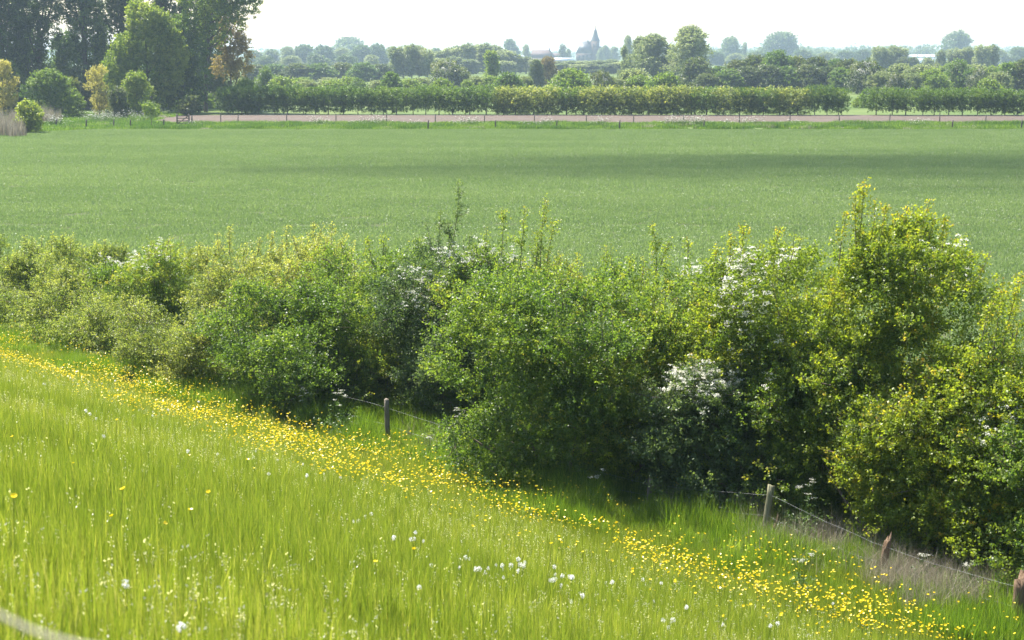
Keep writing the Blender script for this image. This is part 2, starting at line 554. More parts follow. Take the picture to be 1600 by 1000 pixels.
rng = np.random.default_rng(11)
# meadow on the slope
n = 60000
t_, s_ = rng.uniform(-40, 75, n), rng.uniform(1.0, 21.6, n)
x, y = t_ * FD[0] + s_ * FN[0], t_ * FD[1] + s_ * FN[1]
z = dike_z(x, y)
u, v = uv_of(x, y, z)
ok = (y > 3.0) & (u > -330) & (u < 1930) & (v < 1280) & (rng.random(n) < .95)
x, y, z, s_, u, v = [q[ok] for q in (x, y, z, s_, u, v)]
protos = [blade_tuft('meadow_tuft', 1, M['grass'], 180, .30, .20, .40, .0055, .46, .2, heads=1),
          blade_tuft('meadow_tuft', 2, M['grass'], 180, .30, .22, .46, .0055, .36, .2, heads=0),
          blade_tuft('meadow_tuft', 3, M['grass'], 170, .30, .24, .44, .0055, .55, .2, heads=1),
          blade_tuft('meadow_tuft', 4, M['grass'], 150, .30, .16, .34, .007, .60, .18, heads=3)]
nz = noise2(x, y, 3, 2.4) * .55 + noise2(x, y, 4, .6) * .45 + rng.normal(size=len(x)) * .10
pick = np.where(nz < .40, 1, np.where(nz < .56, 0, np.where(nz < .70, 2, 3)))
near_foot = (s_ > 16.6)
pick = np.where(near_foot & (pick == 3), 0, pick)
scl = rng.uniform(.75, 1.2, len(x)) * (.8 + .4 * noise2(x, y, 6, .9)) * np.where(near_foot, .72, 1.0)
scatter('meadow_grass', np.stack([x, y, z], 1), pick, rng.uniform(0, 6.28, len(x)), scl, protos, 'tall yellow-green meadow grass covering the dike slope', 'grass')
for k, p in enumerate(protos):
    gx, gy, gz = dike_at(500 + 130 * k, 900 - 20 * k)
    p.location = (gx, gy, gz)

# lush verge along the fence and under the hedge
n = 16000
t_, s_ = rng.uniform(-22, 75, n), 19.2 + 5.6 * rng.random(n) ** 1.1
wob = noise2(t_, t_ * 0, 8, 2.2) * 1.1
x, y = t_ * FD[0] + s_ * FN[0], t_ * FD[1] + s_ * FN[1]
z = dike_z(x, y)
u, v = uv_of(x, y, z)
ok = (y > 5) & (u > -150) & (u < 1800) & (s_ > 19.2 + wob * 1.1)
x, y, z, s_, t_ = [q[ok] for q in (x, y, z, s_, t_)]
protos = [blade_tuft('verge_tuft', 21, M['lush'], 120, .24, .30, .62, .009, .42, .26, lean=.55, droop=.5),
          blade_tuft('verge_tuft', 22, M['lush'], 110, .24, .28, .55, .010, .6, .24, lean=.8, droop=.7),
          blade_tuft('verge_tuft', 23, M['lush'], 90, .22, .40, .80, .008, .34, .26, lean=.4)]
nz = noise2(x, y, 31, 1.2) + rng.normal(size=len(x)) * .15
pick = np.where(nz < .42, 0, np.where(nz < .68, 1, 2))
scl = rng.uniform(.6, 1.15, len(x)) * (.45 + 1.0 * noise2(x, y, 33, 1.1)) * np.where(s_ < 20.6, .8, 1)
scatter('verge_grass', np.stack([x, y, z], 1), pick, rng.uniform(0, 6.28, len(x)), scl, protos, 'long lush green grass along the foot of the hedge', 'grass')
for k, p in enumerate(protos):
    gx, gy, gz = dike_at(640 + 60 * k, 722 + 25 * k)
    p.location = (gx, gy, gz)

# dry grass stalks by the fence
P, sc_ = [], []
for (cu, cv, rx, ry, m) in ((1280, 862, 120, 34, 120), (1480, 938, 100, 26, 170), (1160, 818, 90, 28, 70), (1390, 905, 60, 24, 60), (690, 690, 60, 20, 22), (1560, 950, 50, 20, 40), (380, 600, 80, 20, 12)):
    for k in range(m):
        gx, gy, gz = dike_at(cu + rng.normal() * rx * .5, cv + rng.normal() * ry * .5)
        P.append((gx, gy, gz)); sc_.append(rng.uniform(.6, 1.25))
protos = [blade_tuft('straw_tuft', 41, M['straw'], 34, .22, .25, .75, .006, .5, .3, lean=.9, droop=.4),
          blade_tuft('straw_tuft', 42, M['straw'], 26, .20, .35, .9, .005, .4, .3, lean=.6)]
scatter('dry_grass', P, rng.integers(0, 2, len(P)), rng.uniform(0, 6.28, len(P)), sc_, protos, 'dead straw-coloured grass stalks tangled round the wire fence', 'grass')
protos[0].location = dike_at(1500, 940); protos[1].location = dike_at(1290, 868)

# the crop
n = 46000
y = np.sqrt(rng.uniform(44 ** 2, 188 ** 2, n))
x = rng.uniform(-1, 1, n) * (.345 * y + 3)
s_ = x * FN[0] + y * FN[1]
lx = -58 + (178 - y) * .72                      # left edge of the field
ok = (s_ > 27.5) & (y < 186 + np.minimum(0, x + 49) * 1.26) & (y < 186.3)
tram = (np.abs(((y + x * .01) % 23.6) - 11.6) < .42)
ok &= ~(tram & (rng.random(n) < .75))
x, y = x[ok], y[ok]
protos = [blade_tuft('crop_tuft', 51, M['crop'], 170, .75, .12, .24, .019, .45, .22, lean=.7, droop=.5),
          blade_tuft('crop_tuft', 52, M['crop'], 170, .75, .11, .22, .020, .58, .22, lean=.8, droop=.5),
          blade_tuft('crop_tuft', 53, M['crop'], 160, .75, .10, .20, .020, .36, .22, lean=.7, droop=.5)]
nz = noise2(x * .12, y, 61, 4.0) * .65 + noise2(x, y, 62, 2.5) * .35 + rng.normal(size=len(x)) * .16
pick = np.where(nz < .45, 2, np.where(nz < .58, 0, 1))
scatter('young_crop', np.stack([x, y, np.full(len(x), -.02)], 1), pick, rng.uniform(0, 6.28, len(x)), rng.uniform(.8, 1.25, len(x)), protos, 'short even green crop covering the flat field', 'crop')
for k, p in enumerate(protos):
    p.location = (-6 + 5 * k, 75 + 6 * k, -.02)

# far verge bank between crop and ploughed strip
n = 8500
x = rng.uniform(-62, 105, n); y = rng.uniform(187.2, 201.5, n)
ok = noise2(x, y * 2.0, 71, 2.6) > .30
x, y = x[ok], y[ok]
protos = [blade_tuft('bank_tuft', 72, M['lush'], 110, .75, .25, .62, .03, .12, .2, lean=.6, droop=.5),
          blade_tuft('bank_tuft', 73, M['lush'], 110, .75, .20, .5, .03, .28, .22, lean=.7, droop=.5),
          blade_tuft('bank_tuft', 74, M['straw'], 60, .7, .2, .5, .03, .5, .2, lean=.9)]
pick = np.where(noise2(x, y, 75, 3.0) < .5, 0, 1)
pick = np.where(rng.random(len(x)) < .05, 2, pick)
sc_ = (.35 + 1.2 * noise2(x, y * 2.0, 76, 2.6)) * rng.uniform(.7, 1.1, len(x))
scatter('bank_grass', np.stack([x, y, np.zeros(len(x))], 1), pick, rng.uniform(0, 6.28, len(x)), sc_, protos, 'tufted grass bank between the crop field and the ploughed strip', 'grass')
for k, p in enumerate(protos):
    p.location = (-2 + 9 * k, 190, 0)
# rough grass at the left end of the field
n = 4200
x = rng.uniform(-86, -44, n); y = rng.uniform(145, 236, n)
lo = 186.3 - np.maximum(0, (-49 - x)) * 1.26
ok = (y > lo) & ((x < -47) | (y < 198))
x, y = x[ok], y[ok]
pick = np.where(noise2(x, y, 85, 4.0) < .62, 1, np.where(noise2(x, y, 86, 2) < .5, 0, 2))
scatter('rough_grass', np.stack([x, y, np.full(len(x), -.05)], 1), pick, rng.uniform(0, 6.28, len(x)), rng.uniform(.7, 1.4, len(x)), protos, 'rough pale grass beside the left corner of the field', 'grass')

# ------------------------------------------------------------------ meadow flowers
def buttercup_mesh(seed):
    rng = np.random.default_rng(seed)
    mb = MB(); st = MB()
    h = rng.uniform(.40, .52)
    c = np.array([rng.normal() * .03, rng.normal() * .03, h])
    tilt = rng.normal(size=2) * .55
    ax = unit(np.array([tilt[0], tilt[1], 1.0]))
    e1 = unit(np.cross(ax, [1, 0, 0])); e2 = np.cross(ax, e1)
    for k in range(5):
        a = k * 2 * PI / 5
        d = math.cos(a) * e1 + math.sin(a) * e2
        sd = -math.sin(a) * e1 + math.cos(a) * e2
        r = .0195 * rng.uniform(.85, 1.1)
        mb.add([c, c + d * r * .6 + sd * .014 + ax * .006, c + d * r + ax * .011, c + d * r * .6 - sd * .014 + ax * .006], [(0, 1, 2, 3)], rng.random())
    st.tube([[0, 0, -.05], c * .5, c], [.0035, .003, .002], 3, cap=False)
    return mb, st

bproto = []
for k in range(8):
    mb, st = buttercup_mesh(100 + k)
    b = mb.build('buttercup', M['butter'])
    s0 = st.build('stem', M['stem'], b)
    bproto.append(b)
# places: patches in the belt along the dike foot, a few strays on the slope
n = 42000
t_, s_ = rng.uniform(-12, 62, n), rng.normal(17.7, 2.1, n)
x, y = t_ * FD[0] + s_ * FN[0], t_ * FD[1] + s_ * FN[1]
dn = noise2(x, y, 91, 1.1) * .6 + noise2(x, y, 92, 3.2) * .4
z = dike_z(x, y); u, v = uv_of(x, y, z)
ok = (dn + rng.normal(size=n) * .13 > .55) & (s_ < 21.3) & (s_ > 12.0) & (u > -30) & (u < 1640) & (v < 1040)
ok &= rng.random(n) < np.where(u < 700, .95, .75)
x, y, z = x[ok], y[ok], z[ok]
n2 = 260
u2, v2 = rng.uniform(0, 1500, n2), rng.uniform(700, 1000, n2)
ex = np.array([dike_at(a, b) for a, b in zip(u2, v2)])
ex = ex[rng.random(n2) < .12]
x, y, z = np.concatenate([x, ex[:, 0]]), np.concatenate([y, ex[:, 1]]), np.concatenate([z, ex[:, 2]])
order = np.argsort(y * CT - (z - H) * ST)
x, y, z = x[order], y[order], z[order]
NB = len(x)
for k in range(min(300, NB)):
    src = bproto[k % 8]
    o = src if k < 8 else copy_tree(src)
    o.location = (x[k], y[k], z[k]); o.rotation_euler = (0, 0, rng.uniform(0, 6.28))
    o.scale = (rng.uniform(.65, 1.15),) * 3
    tag(o, 'small glossy yellow buttercup in the near end of the flower belt', 'buttercup', 'yellow buttercups nearest the viewer')
m2 = MB()                        # the rest as one object
P = np.stack([x, y, z], 1)[300:]
for k in range(8):
    src, _ = buttercup_mesh(100 + k)
    V0, F0, T0 = np.vstack(src.v), np.vstack(src.f), np.concatenate(src.t)
    Q = P[k::8]
    an = rng.uniform(0, 6.28, len(Q)); ca, sa = np.cos(an), np.sin(an)
    for q, c_, s__ in zip(Q, ca, sa):
        W = np.stack([V0[:, 0] * c_ - V0[:, 1] * s__, V0[:, 0] * s__ + V0[:, 1] * c_, V0[:, 2]], 1) * rng.uniform(.7, 1.15) + q
        m2.add(W, F0, T0)
tag(m2.build('buttercups', M['butter']), 'drifts of yellow buttercups along the foot of the dike', 'buttercups', kind='stuff')

def clock_mesh(seed):
    rng = np.random.default_rng(seed)
    mb = MB(); st = MB()
    h = rng.uniform(.36, .46)
    c = np.array([rng.normal() * .03, rng.normal() * .03, h])
    d = unit(rng.normal(size=(34, 3)))
    leaves(mb, rng, c + d * .025, .018, rng.random(34), up=0, aspect=.9)
    leaves(mb, rng, c + d[:12] * .010, .012, rng.random(12), up=0, aspect=.9)
    st.tube([[0, 0, -.05], c * .55, c], [.004, .0035, .003], 4, cap=False)
    return mb, st
cproto = []
for k in range(3):
    mb, st = clock_mesh(200 + k)
    o = mb.build('dandelion_clock', M['clock']); st.build('stem', M['stem'], o)
    cproto.append(o)
spots = [(198, 893), (275, 972, 1.3), (724, 860), (727, 866), (641, 757), (579, 795), (572, 800), (555, 806), (560, 800), (652, 833), (660, 836), (734, 848), (1005, 903)]
for (cu, cv, ru, rv, m) in ((780, 882, 22, 8, 12), (866, 897, 14, 10, 12), (815, 880, 8, 5, 5), (640, 835, 26, 8, 6), (985, 905, 50, 30, 10), (930, 910, 30, 25, 7), (1060, 960, 55, 25, 12), (700, 872, 70, 25, 9),
                            (150, 590, 110, 10, 16), (190, 632, 60, 8, 12), (70, 590, 60, 10, 10), (220, 640, 120, 16, 16), (420, 710, 90, 20, 12), (490, 742, 60, 18, 11), (360, 716, 60, 18, 10), (300, 690, 90, 14, 9), (1150, 965, 50, 20, 6), (1270, 960, 60, 20, 5)):
    for k in range(m if cu in (780, 866) else max(3, int(m * .55))):
        spots.append((cu + rng.normal() * ru * .6, cv + rng.normal() * rv * .6))
for k, sp in enumerate(spots):
    o = cproto[k] if k < 3 else copy_tree(cproto[k % 3])
    gx, gy, gz = dike_at(sp[0], sp[1], .40)
    o.location = (gx, gy, gz); o.rotation_euler = (0, 0, rng.uniform(0, 6.28))
    q = rng.uniform(.4, .85) if len(sp) < 3 else .7
    o.scale = (q, q, q * .5 + .5)
    o.rotation_euler = (rng.normal() * .12, rng.normal() * .12, rng.uniform(0, 6.28))
    tag(o, 'fluffy white dandelion clock standing in the meadow grass', 'dandelion clock', 'dandelion clocks in the meadow')

# ------------------------------------------------------------------ the hedge in front of the field
HZ = math.atan2(-FD[1], -FD[0])
LEAF_BUDGET = 1.15
def bush(name, label, u, off, vtop, a, b, mat, leaves_n, seed, group='shrubs of the hedge along the dike', lobes_n=14, top=.5, size=.052, tb=.42, tip=.28, blossom=None, whip=None, up=.5, length=.38, per=22, cat='shrub', zlift=0.0, tv=.12):
    rng = np.random.default_rng(seed)
    p = line_pt(u, off)
    h = z_at(vtop + 14, p[1])
    root = thing(name, label, cat, (p[0], p[1], 0), HZ, group)
    a *= 1.2; b *= 1.1; top = .5 + .6 * (top - .2)
    lobes = dome_lobes(rng, a, b, h * .97, lobes_n, top=top)
    fo, br = MB(), MB()
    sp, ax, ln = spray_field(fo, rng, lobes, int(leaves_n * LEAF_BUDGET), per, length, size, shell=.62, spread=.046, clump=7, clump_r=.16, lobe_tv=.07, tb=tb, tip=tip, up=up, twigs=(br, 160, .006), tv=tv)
    stems(br, rng, (0, 0), lobes[:9], r0=.05, spread=.35)
    if whip:
        cs, sn = math.cos(HZ), math.sin(HZ)
        W = []
        for (wu, wv, wb) in whip:              # tip column, tip row, row where it leaves the crown
            yy = p[1]
            wx = x_at(wu, yy, 4); dx = wx - p[0]
            z1, z0 = z_at(wv, yy), z_at(wb, yy)
            lx, ly = dx * cs, -dx * sn        # into the bush's own axes
            W.append(((lx + rng.normal() * .1 - .12, ly, z0), (lx, ly, z1)))
        whips(fo, br, rng, W, size, tb=max(.68, tb + .12), per_m=170, spread=.06)
    W = []                                     # ragged shoots all over the top
    T = sorted(lobes[:-1], key=lambda q: -q[2] - q[5])[:9]
    for k in range(60):                        # arching side sprays that break the outline
        q = lobes[int(rng.integers(0, len(lobes) - 1))]
        d = unit(rng.normal(size=3) + np.array([0, -.25, .35]))
        bb = np.array(q[:3]) + d * np.array(q[3:6]) * .85
        l_ = rng.uniform(.3, .75)
        e_ = bb + d * l_ * np.array([1, 1, .5]) + np.array([0, 0, l_ * rng.uniform(-.15, .5)])
        if e_[2] > .15: W.append((bb, e_))
    for k in range(16):
        q = T[int(rng.integers(0, len(T)))]
        d = rng.normal(size=2) * .35
        bb = np.array([q[0] + d[0] * q[3], q[1] + d[1] * q[4], q[2] + q[5] * .6])
        W.append((bb, bb + np.array([rng.normal() * .16, rng.normal() * .16, q[5] * .3 + rng.uniform(.25, .65)])))
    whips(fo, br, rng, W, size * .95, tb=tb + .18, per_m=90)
    fo.build('foliage', M[mat], root)
    br.build('branches', M['twig'], root)
    if blossom:
        bl = MB()
        # blossom = list of (column, row, half width px, half height px, count)
        k = np.arange(len(sp))
        cs, sn = math.cos(HZ), math.sin(HZ)
        tipp = sp + ax * ln[:, None] * .7
        wx = p[0] + tipp[:, 0] * cs - tipp[:, 1] * sn
        wy = p[1] + tipp[:, 0] * sn + tipp[:, 1] * cs
        uu, vv = uv_of(wx, wy, tipp[:, 2])
        front = tipp[:, 1] < b * .1
        for (cu, cv, ru, rv, m) in blossom:
            m = int(m * 1.5); ru, rv = ru * 1.35, rv * 1.35
            w = np.exp(-((uu - cu) / ru) ** 2 - ((vv - cv) / rv) ** 2) * np.where(front, 1, .25) + 1e-9
            w = np.where(w < .05, 1e-9, w)
            ids = rng.choice(len(w), min(m, int((w > 1e-8).sum())), replace=False, p=w / w.sum()) if (w > 1e-8).sum() > 3 else []
            for i in ids:
                nn = int(rng.integers(1, 6))
                tt = rng.uniform(.35, 1.0, nn)[:, None]
                cc = sp[i] + ax[i] * ln[i] * tt + rng.normal(size=(nn, 3)) * .05
                q = (cc[:, None] + rng.normal(size=(nn, 14, 3)) * np.array([.030, .030, .012])).reshape(-1, 3)
                q[:, 2] += .04
                leaves(bl, rng, q, .028, rng.random(len(q)), up=.8, aspect=.9)
        if bl.n:
            bl.build('blossom', M['blossom'], root)
    return root

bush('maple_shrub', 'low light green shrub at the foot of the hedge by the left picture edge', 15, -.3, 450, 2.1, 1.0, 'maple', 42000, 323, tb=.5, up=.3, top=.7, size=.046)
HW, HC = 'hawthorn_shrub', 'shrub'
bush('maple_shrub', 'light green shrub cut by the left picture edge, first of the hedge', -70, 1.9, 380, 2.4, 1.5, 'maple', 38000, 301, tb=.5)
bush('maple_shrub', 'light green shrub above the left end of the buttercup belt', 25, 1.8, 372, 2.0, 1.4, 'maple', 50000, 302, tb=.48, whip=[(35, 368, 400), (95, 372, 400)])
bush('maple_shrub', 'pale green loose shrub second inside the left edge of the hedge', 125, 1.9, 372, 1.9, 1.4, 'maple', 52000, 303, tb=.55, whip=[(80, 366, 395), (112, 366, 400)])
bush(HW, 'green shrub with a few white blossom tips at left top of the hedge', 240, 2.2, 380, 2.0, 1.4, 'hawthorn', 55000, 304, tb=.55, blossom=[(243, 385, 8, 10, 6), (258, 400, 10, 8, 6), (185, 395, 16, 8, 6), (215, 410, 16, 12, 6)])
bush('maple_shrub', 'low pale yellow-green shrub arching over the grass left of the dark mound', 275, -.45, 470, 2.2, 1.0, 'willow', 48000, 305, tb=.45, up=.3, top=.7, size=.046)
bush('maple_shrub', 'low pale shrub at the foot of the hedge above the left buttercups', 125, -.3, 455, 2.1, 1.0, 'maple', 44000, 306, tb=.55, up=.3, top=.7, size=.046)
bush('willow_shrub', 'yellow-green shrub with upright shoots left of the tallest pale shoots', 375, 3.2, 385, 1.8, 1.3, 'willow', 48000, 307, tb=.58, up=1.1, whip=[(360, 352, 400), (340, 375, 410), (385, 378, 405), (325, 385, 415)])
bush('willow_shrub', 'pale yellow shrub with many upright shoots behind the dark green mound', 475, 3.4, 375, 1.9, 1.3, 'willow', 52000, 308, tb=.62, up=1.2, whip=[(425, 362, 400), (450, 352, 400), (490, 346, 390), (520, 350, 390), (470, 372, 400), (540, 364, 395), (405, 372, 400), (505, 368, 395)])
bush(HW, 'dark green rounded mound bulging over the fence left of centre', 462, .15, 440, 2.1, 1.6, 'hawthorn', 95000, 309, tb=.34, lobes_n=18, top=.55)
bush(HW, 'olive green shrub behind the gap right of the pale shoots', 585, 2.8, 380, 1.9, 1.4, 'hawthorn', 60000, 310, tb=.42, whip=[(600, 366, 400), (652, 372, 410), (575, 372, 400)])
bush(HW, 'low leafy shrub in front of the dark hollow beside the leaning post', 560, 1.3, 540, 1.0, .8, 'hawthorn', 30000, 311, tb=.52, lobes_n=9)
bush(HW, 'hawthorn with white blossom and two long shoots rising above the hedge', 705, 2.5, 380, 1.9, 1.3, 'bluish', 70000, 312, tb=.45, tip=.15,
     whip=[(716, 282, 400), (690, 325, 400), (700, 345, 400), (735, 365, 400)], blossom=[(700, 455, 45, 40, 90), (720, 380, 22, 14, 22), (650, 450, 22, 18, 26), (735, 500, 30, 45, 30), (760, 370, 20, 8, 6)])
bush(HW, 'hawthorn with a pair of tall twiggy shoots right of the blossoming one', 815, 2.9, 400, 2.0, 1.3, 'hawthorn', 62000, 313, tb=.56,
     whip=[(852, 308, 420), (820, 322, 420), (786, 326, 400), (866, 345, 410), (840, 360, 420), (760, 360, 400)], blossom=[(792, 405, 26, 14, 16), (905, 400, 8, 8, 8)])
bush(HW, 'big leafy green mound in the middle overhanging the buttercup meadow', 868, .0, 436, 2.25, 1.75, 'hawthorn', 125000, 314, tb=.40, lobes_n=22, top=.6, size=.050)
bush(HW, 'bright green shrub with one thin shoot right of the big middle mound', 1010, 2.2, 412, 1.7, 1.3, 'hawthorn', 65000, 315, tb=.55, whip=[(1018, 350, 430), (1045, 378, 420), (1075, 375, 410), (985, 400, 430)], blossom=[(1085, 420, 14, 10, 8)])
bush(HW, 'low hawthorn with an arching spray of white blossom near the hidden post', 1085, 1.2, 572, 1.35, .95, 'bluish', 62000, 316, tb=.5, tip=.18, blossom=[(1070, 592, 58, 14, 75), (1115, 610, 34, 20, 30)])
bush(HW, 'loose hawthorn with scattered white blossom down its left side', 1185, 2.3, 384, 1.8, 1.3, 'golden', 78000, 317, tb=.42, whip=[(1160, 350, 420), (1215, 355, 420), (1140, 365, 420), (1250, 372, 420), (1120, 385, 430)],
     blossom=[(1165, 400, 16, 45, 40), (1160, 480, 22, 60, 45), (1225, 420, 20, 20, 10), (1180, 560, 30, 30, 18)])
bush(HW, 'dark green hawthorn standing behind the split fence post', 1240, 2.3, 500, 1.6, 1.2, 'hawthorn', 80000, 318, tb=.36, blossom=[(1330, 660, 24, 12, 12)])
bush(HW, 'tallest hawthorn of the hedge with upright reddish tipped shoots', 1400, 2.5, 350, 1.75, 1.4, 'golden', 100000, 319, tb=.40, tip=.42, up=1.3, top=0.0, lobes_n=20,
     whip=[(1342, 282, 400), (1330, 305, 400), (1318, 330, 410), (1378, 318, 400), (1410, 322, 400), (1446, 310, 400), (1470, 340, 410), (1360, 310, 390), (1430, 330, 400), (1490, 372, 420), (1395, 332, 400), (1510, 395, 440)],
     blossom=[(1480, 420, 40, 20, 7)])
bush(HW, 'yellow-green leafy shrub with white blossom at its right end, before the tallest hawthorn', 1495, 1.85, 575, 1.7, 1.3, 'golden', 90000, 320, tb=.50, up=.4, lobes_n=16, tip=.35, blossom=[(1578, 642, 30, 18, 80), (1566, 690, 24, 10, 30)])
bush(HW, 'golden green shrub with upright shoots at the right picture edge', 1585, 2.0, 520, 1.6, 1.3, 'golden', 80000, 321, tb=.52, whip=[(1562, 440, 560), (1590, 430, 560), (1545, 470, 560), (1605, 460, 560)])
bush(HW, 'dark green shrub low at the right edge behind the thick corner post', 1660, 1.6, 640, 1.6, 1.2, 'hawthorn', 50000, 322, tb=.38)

# ------------------------------------------------------------------ wire fence at the foot of the dike
fence = thing('wire_fence', 'old post and wire stock fence running along the foot of the overgrown hedge', 'fence')
def post_mesh(name, mat, h, r, lean, seed, label=None, split=False, at=None, parent=None, tilt=0.0):
    rng = np.random.default_rng(seed)
    mb = MB()
    k = 9; sides = 10
    zs = np.linspace(-.3, h, k)
    an = np.arange(sides) * 2 * PI / sides
    prof = 1 + .10 * rng.normal(size=sides)
    V = []
    for i, z_ in enumerate(zs):
        rr = r * (1 + .04 * rng.normal()) * (1.0 if i < k - 1 else .93)
        cxy = np.array([lean[0] * max(z_, 0), lean[1] * max(z_, 0)])
        top = (rng.normal(size=sides) * .05 + (np.cos(an) * .06 if split else 0)) if i == k - 1 else np.zeros(sides)
        V.append(np.stack([cxy[0] + rr * prof * np.cos(an), cxy[1] + rr * prof * np.sin(an), np.full(sides, z_) + top * (1.6 if split else .25)], 1))
    V = np.array(V).reshape(-1, 3)
    fs = [(i * sides + j, i * sides + (j + 1) % sides, (i + 1) * sides + (j + 1) % sides, (i + 1) * sides + j) for i in range(k - 1) for j in range(sides)]
    V = np.vstack([V, V[-sides:].mean(0)[None] - [0, 0, .02 if split else -.004]])
    c = len(V) - 1
    fs += [((k - 1) * sides + j, (k - 1) * sides + (j + 1) % sides, c, c) for j in range(sides)]
    mb.add(V, fs)
    o = mb.build(name, mat, parent)
    o.location = at
    if label: o['label'] = label
    return o

def fence_post(ub, vb, vt, r, mat, seed, lean_px=0, label=None, split=False):
    gx, gy = ground_at(ub, vb, .0)
    h = z_at(vt, gy)
    lx = lean_px / F * (gy * CT + 8 * ST) / max(h, .3)
    post_mesh('post', mat, h, r, (lx, 0), seed, label, split, (gx, gy, float(dike_z(gx, gy)) * 0 + .0), fence)
    return np.array([gx, gy]), h, lx
POSTS = [fence_post(606, 702, 624, .062, M['wood'], 401, -1, 'short grey weathered post beside the dark hollow'),
         fence_post(1013, 800, 748, .05, M['wood'], 402, 3, 'grey post almost hidden under the hedge'),
         fence_post(1192, 850, 759, .062, M['mossy'], 403, 11, 'tall mossy round post leaning to the right'),
         fence_post(1374, 915, 844, .062, M['rot'], 404, 10, 'weathered post with a splintered top', True),
         fence_post(1588, 992, 903, .105, M['rot'], 405, 1, 'thick split corner post', True)]
more = []
for (ub, vb, vt) in ((384, 622, 566), (800, 745, 690)):
    more.append(fence_post(ub, vb, vt, .055, M['wood'], 410 + ub, 0))
seq = [more[0], POSTS[0], more[1], POSTS[1], POSTS[2], POSTS[3], POSTS[4]]
q = np.array(ground_at(1800, 1068)); seq.append((q, 1.0, 0))
rng = np.random.default_rng(77)
for frac, sag in ((.86, .03), (.50, .05), (.22, .04)):
    mb = MB()
    pts = []
    for (a, ha, la), (b, hb, lb) in zip(seq[:-1], seq[1:]):
        for t in np.linspace(0, 1, 9)[:-1]:
            za, zb = ha * frac, hb * frac
            p = a * (1 - t) + b * t
            pts.append((p[0] + (la * za * (1 - t) + lb * zb * t), p[1] - .06, za * (1 - t) + zb * t - sag * 4 * t * (1 - t) + rng.normal() * .006))
    mb.tube(pts, .0017, 4, cap=False)
    for p in pts[::1]:                 # barbs
        d = rng.normal(size=3) * .02
        mb.tube([np.array(p) - d, np.array(p) + d], .002, 3, cap=False)
    mb.build('wire', M['wire'], fence)
gx, gy = ground_at(1206, 858)
st = post_mesh('broken_post', M['rot'], .48, .055, (.16, 0), 431, None, True, (gx, gy + .1, 0))
tag(st, 'short rotten reddish post stump leaning beside the tall mossy post', 'post')

# slack blurred wire close to the camera
mb = MB()
a = np.array([x_at(-70, 1.35, 8.4), 1.35, z_at(925, 1.35)]); b = np.array([x_at(190, 1.28, 8.4), 1.28, z_at(1018, 1.28)])
pts = [a * (1 - t) + b * t + np.array([0, 0, -.012 * math.sin(t * PI)]) for t in np.linspace(0, 1, 8)]
mb.tube(pts, .0024, 6, tint=1.0)
tag(mb.build('bent_stalk', M['straw']), 'blurred pale grey stalk crossing the bottom left corner', 'stalk')

# ------------------------------------------------------------------ cow parsley
M['parsley'] = leaf_mat('cow_parsley_leaf', [(0, (.05, .10, .03)), (1, (.13, .19, .06))], trans=.4)
def cow_parsley(seed, h, heads, leafy=60):
    rng = np.random.default_rng(seed)
    root = thing('cow_parsley', None, 'cow parsley')
    st, lf = MB(), MB()
    for k in range(heads):
        a = rng.uniform(0, 6.28); q = rng.uniform(.1, .38) * h * .6
        e = np.array([q * math.cos(a), q * math.sin(a), h * rng.uniform(.7, 1.0)])
        m = np.array([e[0] * .25, e[1] * .25, e[2] * .55])
        st.tube([[0, 0, -.03], m, e], [.006, .005, .003], 4, cap=False)
        fl = MB()
        for j in range(9):
            aa = rng.uniform(0, 6.28); rr = .05 * math.sqrt(rng.random())
            c = e + np.array([rr * math.cos(aa), rr * math.sin(aa), .03])
            st.tube([e, c], .0018, 3, cap=False)
            P = c + rng.normal(size=(9, 3)) * np.array([.011, .011, .004])
            leaves(fl, rng, P[:5], .010, rng.random(5), up=2, aspect=.9)
        fl.build('flower_head', M['blossom'], root)
    n = leafy
    P = rng.normal(size=(n, 3)) * np.array([.20, .20, .12]) * h + np.array([0, 0, .35 * h])
    P[:, 2] = np.abs(P[:, 2])
    P = (P[:, None] + rng.normal(size=(n, 6, 3)) * .03).reshape(-1, 3)
    leaves(lf, rng, P, .045, rng.random(len(P)), up=1.2, aspect=.5)
    st.build('stem', M['stem'], root); lf.build('foliage', M['parsley'], root)
    return root
cp = [cow_parsley(501, .75, 5), cow_parsley(502, .95, 7, 110), cow_parsley(503, .6, 4, 90)]
used = set()
def place_cp(k, u, v, label, s=1.0, group='cow parsley along the fence'):
    o = cp[k] if k not in used else copy_tree(cp[k])
    used.add(k)
    gx, gy, gz = dike_at(u, v)
    o.location = (gx, gy, gz); o.rotation_euler = (0, 0, u * .7); o.scale = (s,) * 3
    tag(o, label, 'cow parsley', group)
place_cp(0, 1252, 935, 'cow parsley with round white heads standing alone in the grass before the fence')
place_cp(1, 480, 676, 'cow parsley at the foot of the dark green mound, left of the grey post', 1.1)
place_cp(1, 535, 690, 'tall leafy cow parsley just left of the grey post by the hollow', 1.25)
place_cp(2, 672, 720, 'low cow parsley right of the grey post under the wire', .9)
place_cp(1, 722, 718, 'cow parsley with white heads leaning out at the left foot of the middle mound', 1.2)
place_cp(1, 1255, 850, 'pale leafy cow parsley under the hedge right of the mossy post', 1.25)
place_cp(2, 1445, 925, 'cow parsley behind the wire between the splintered post and the corner post', 1.1)
place_cp(2, 1510, 940, 'cow parsley in the shade just left of the thick corner post', 1.1)
place_cp(0, 930, 800, 'thin cow parsley shoot lit in front of the shaded foot of the middle mound', 1.1)

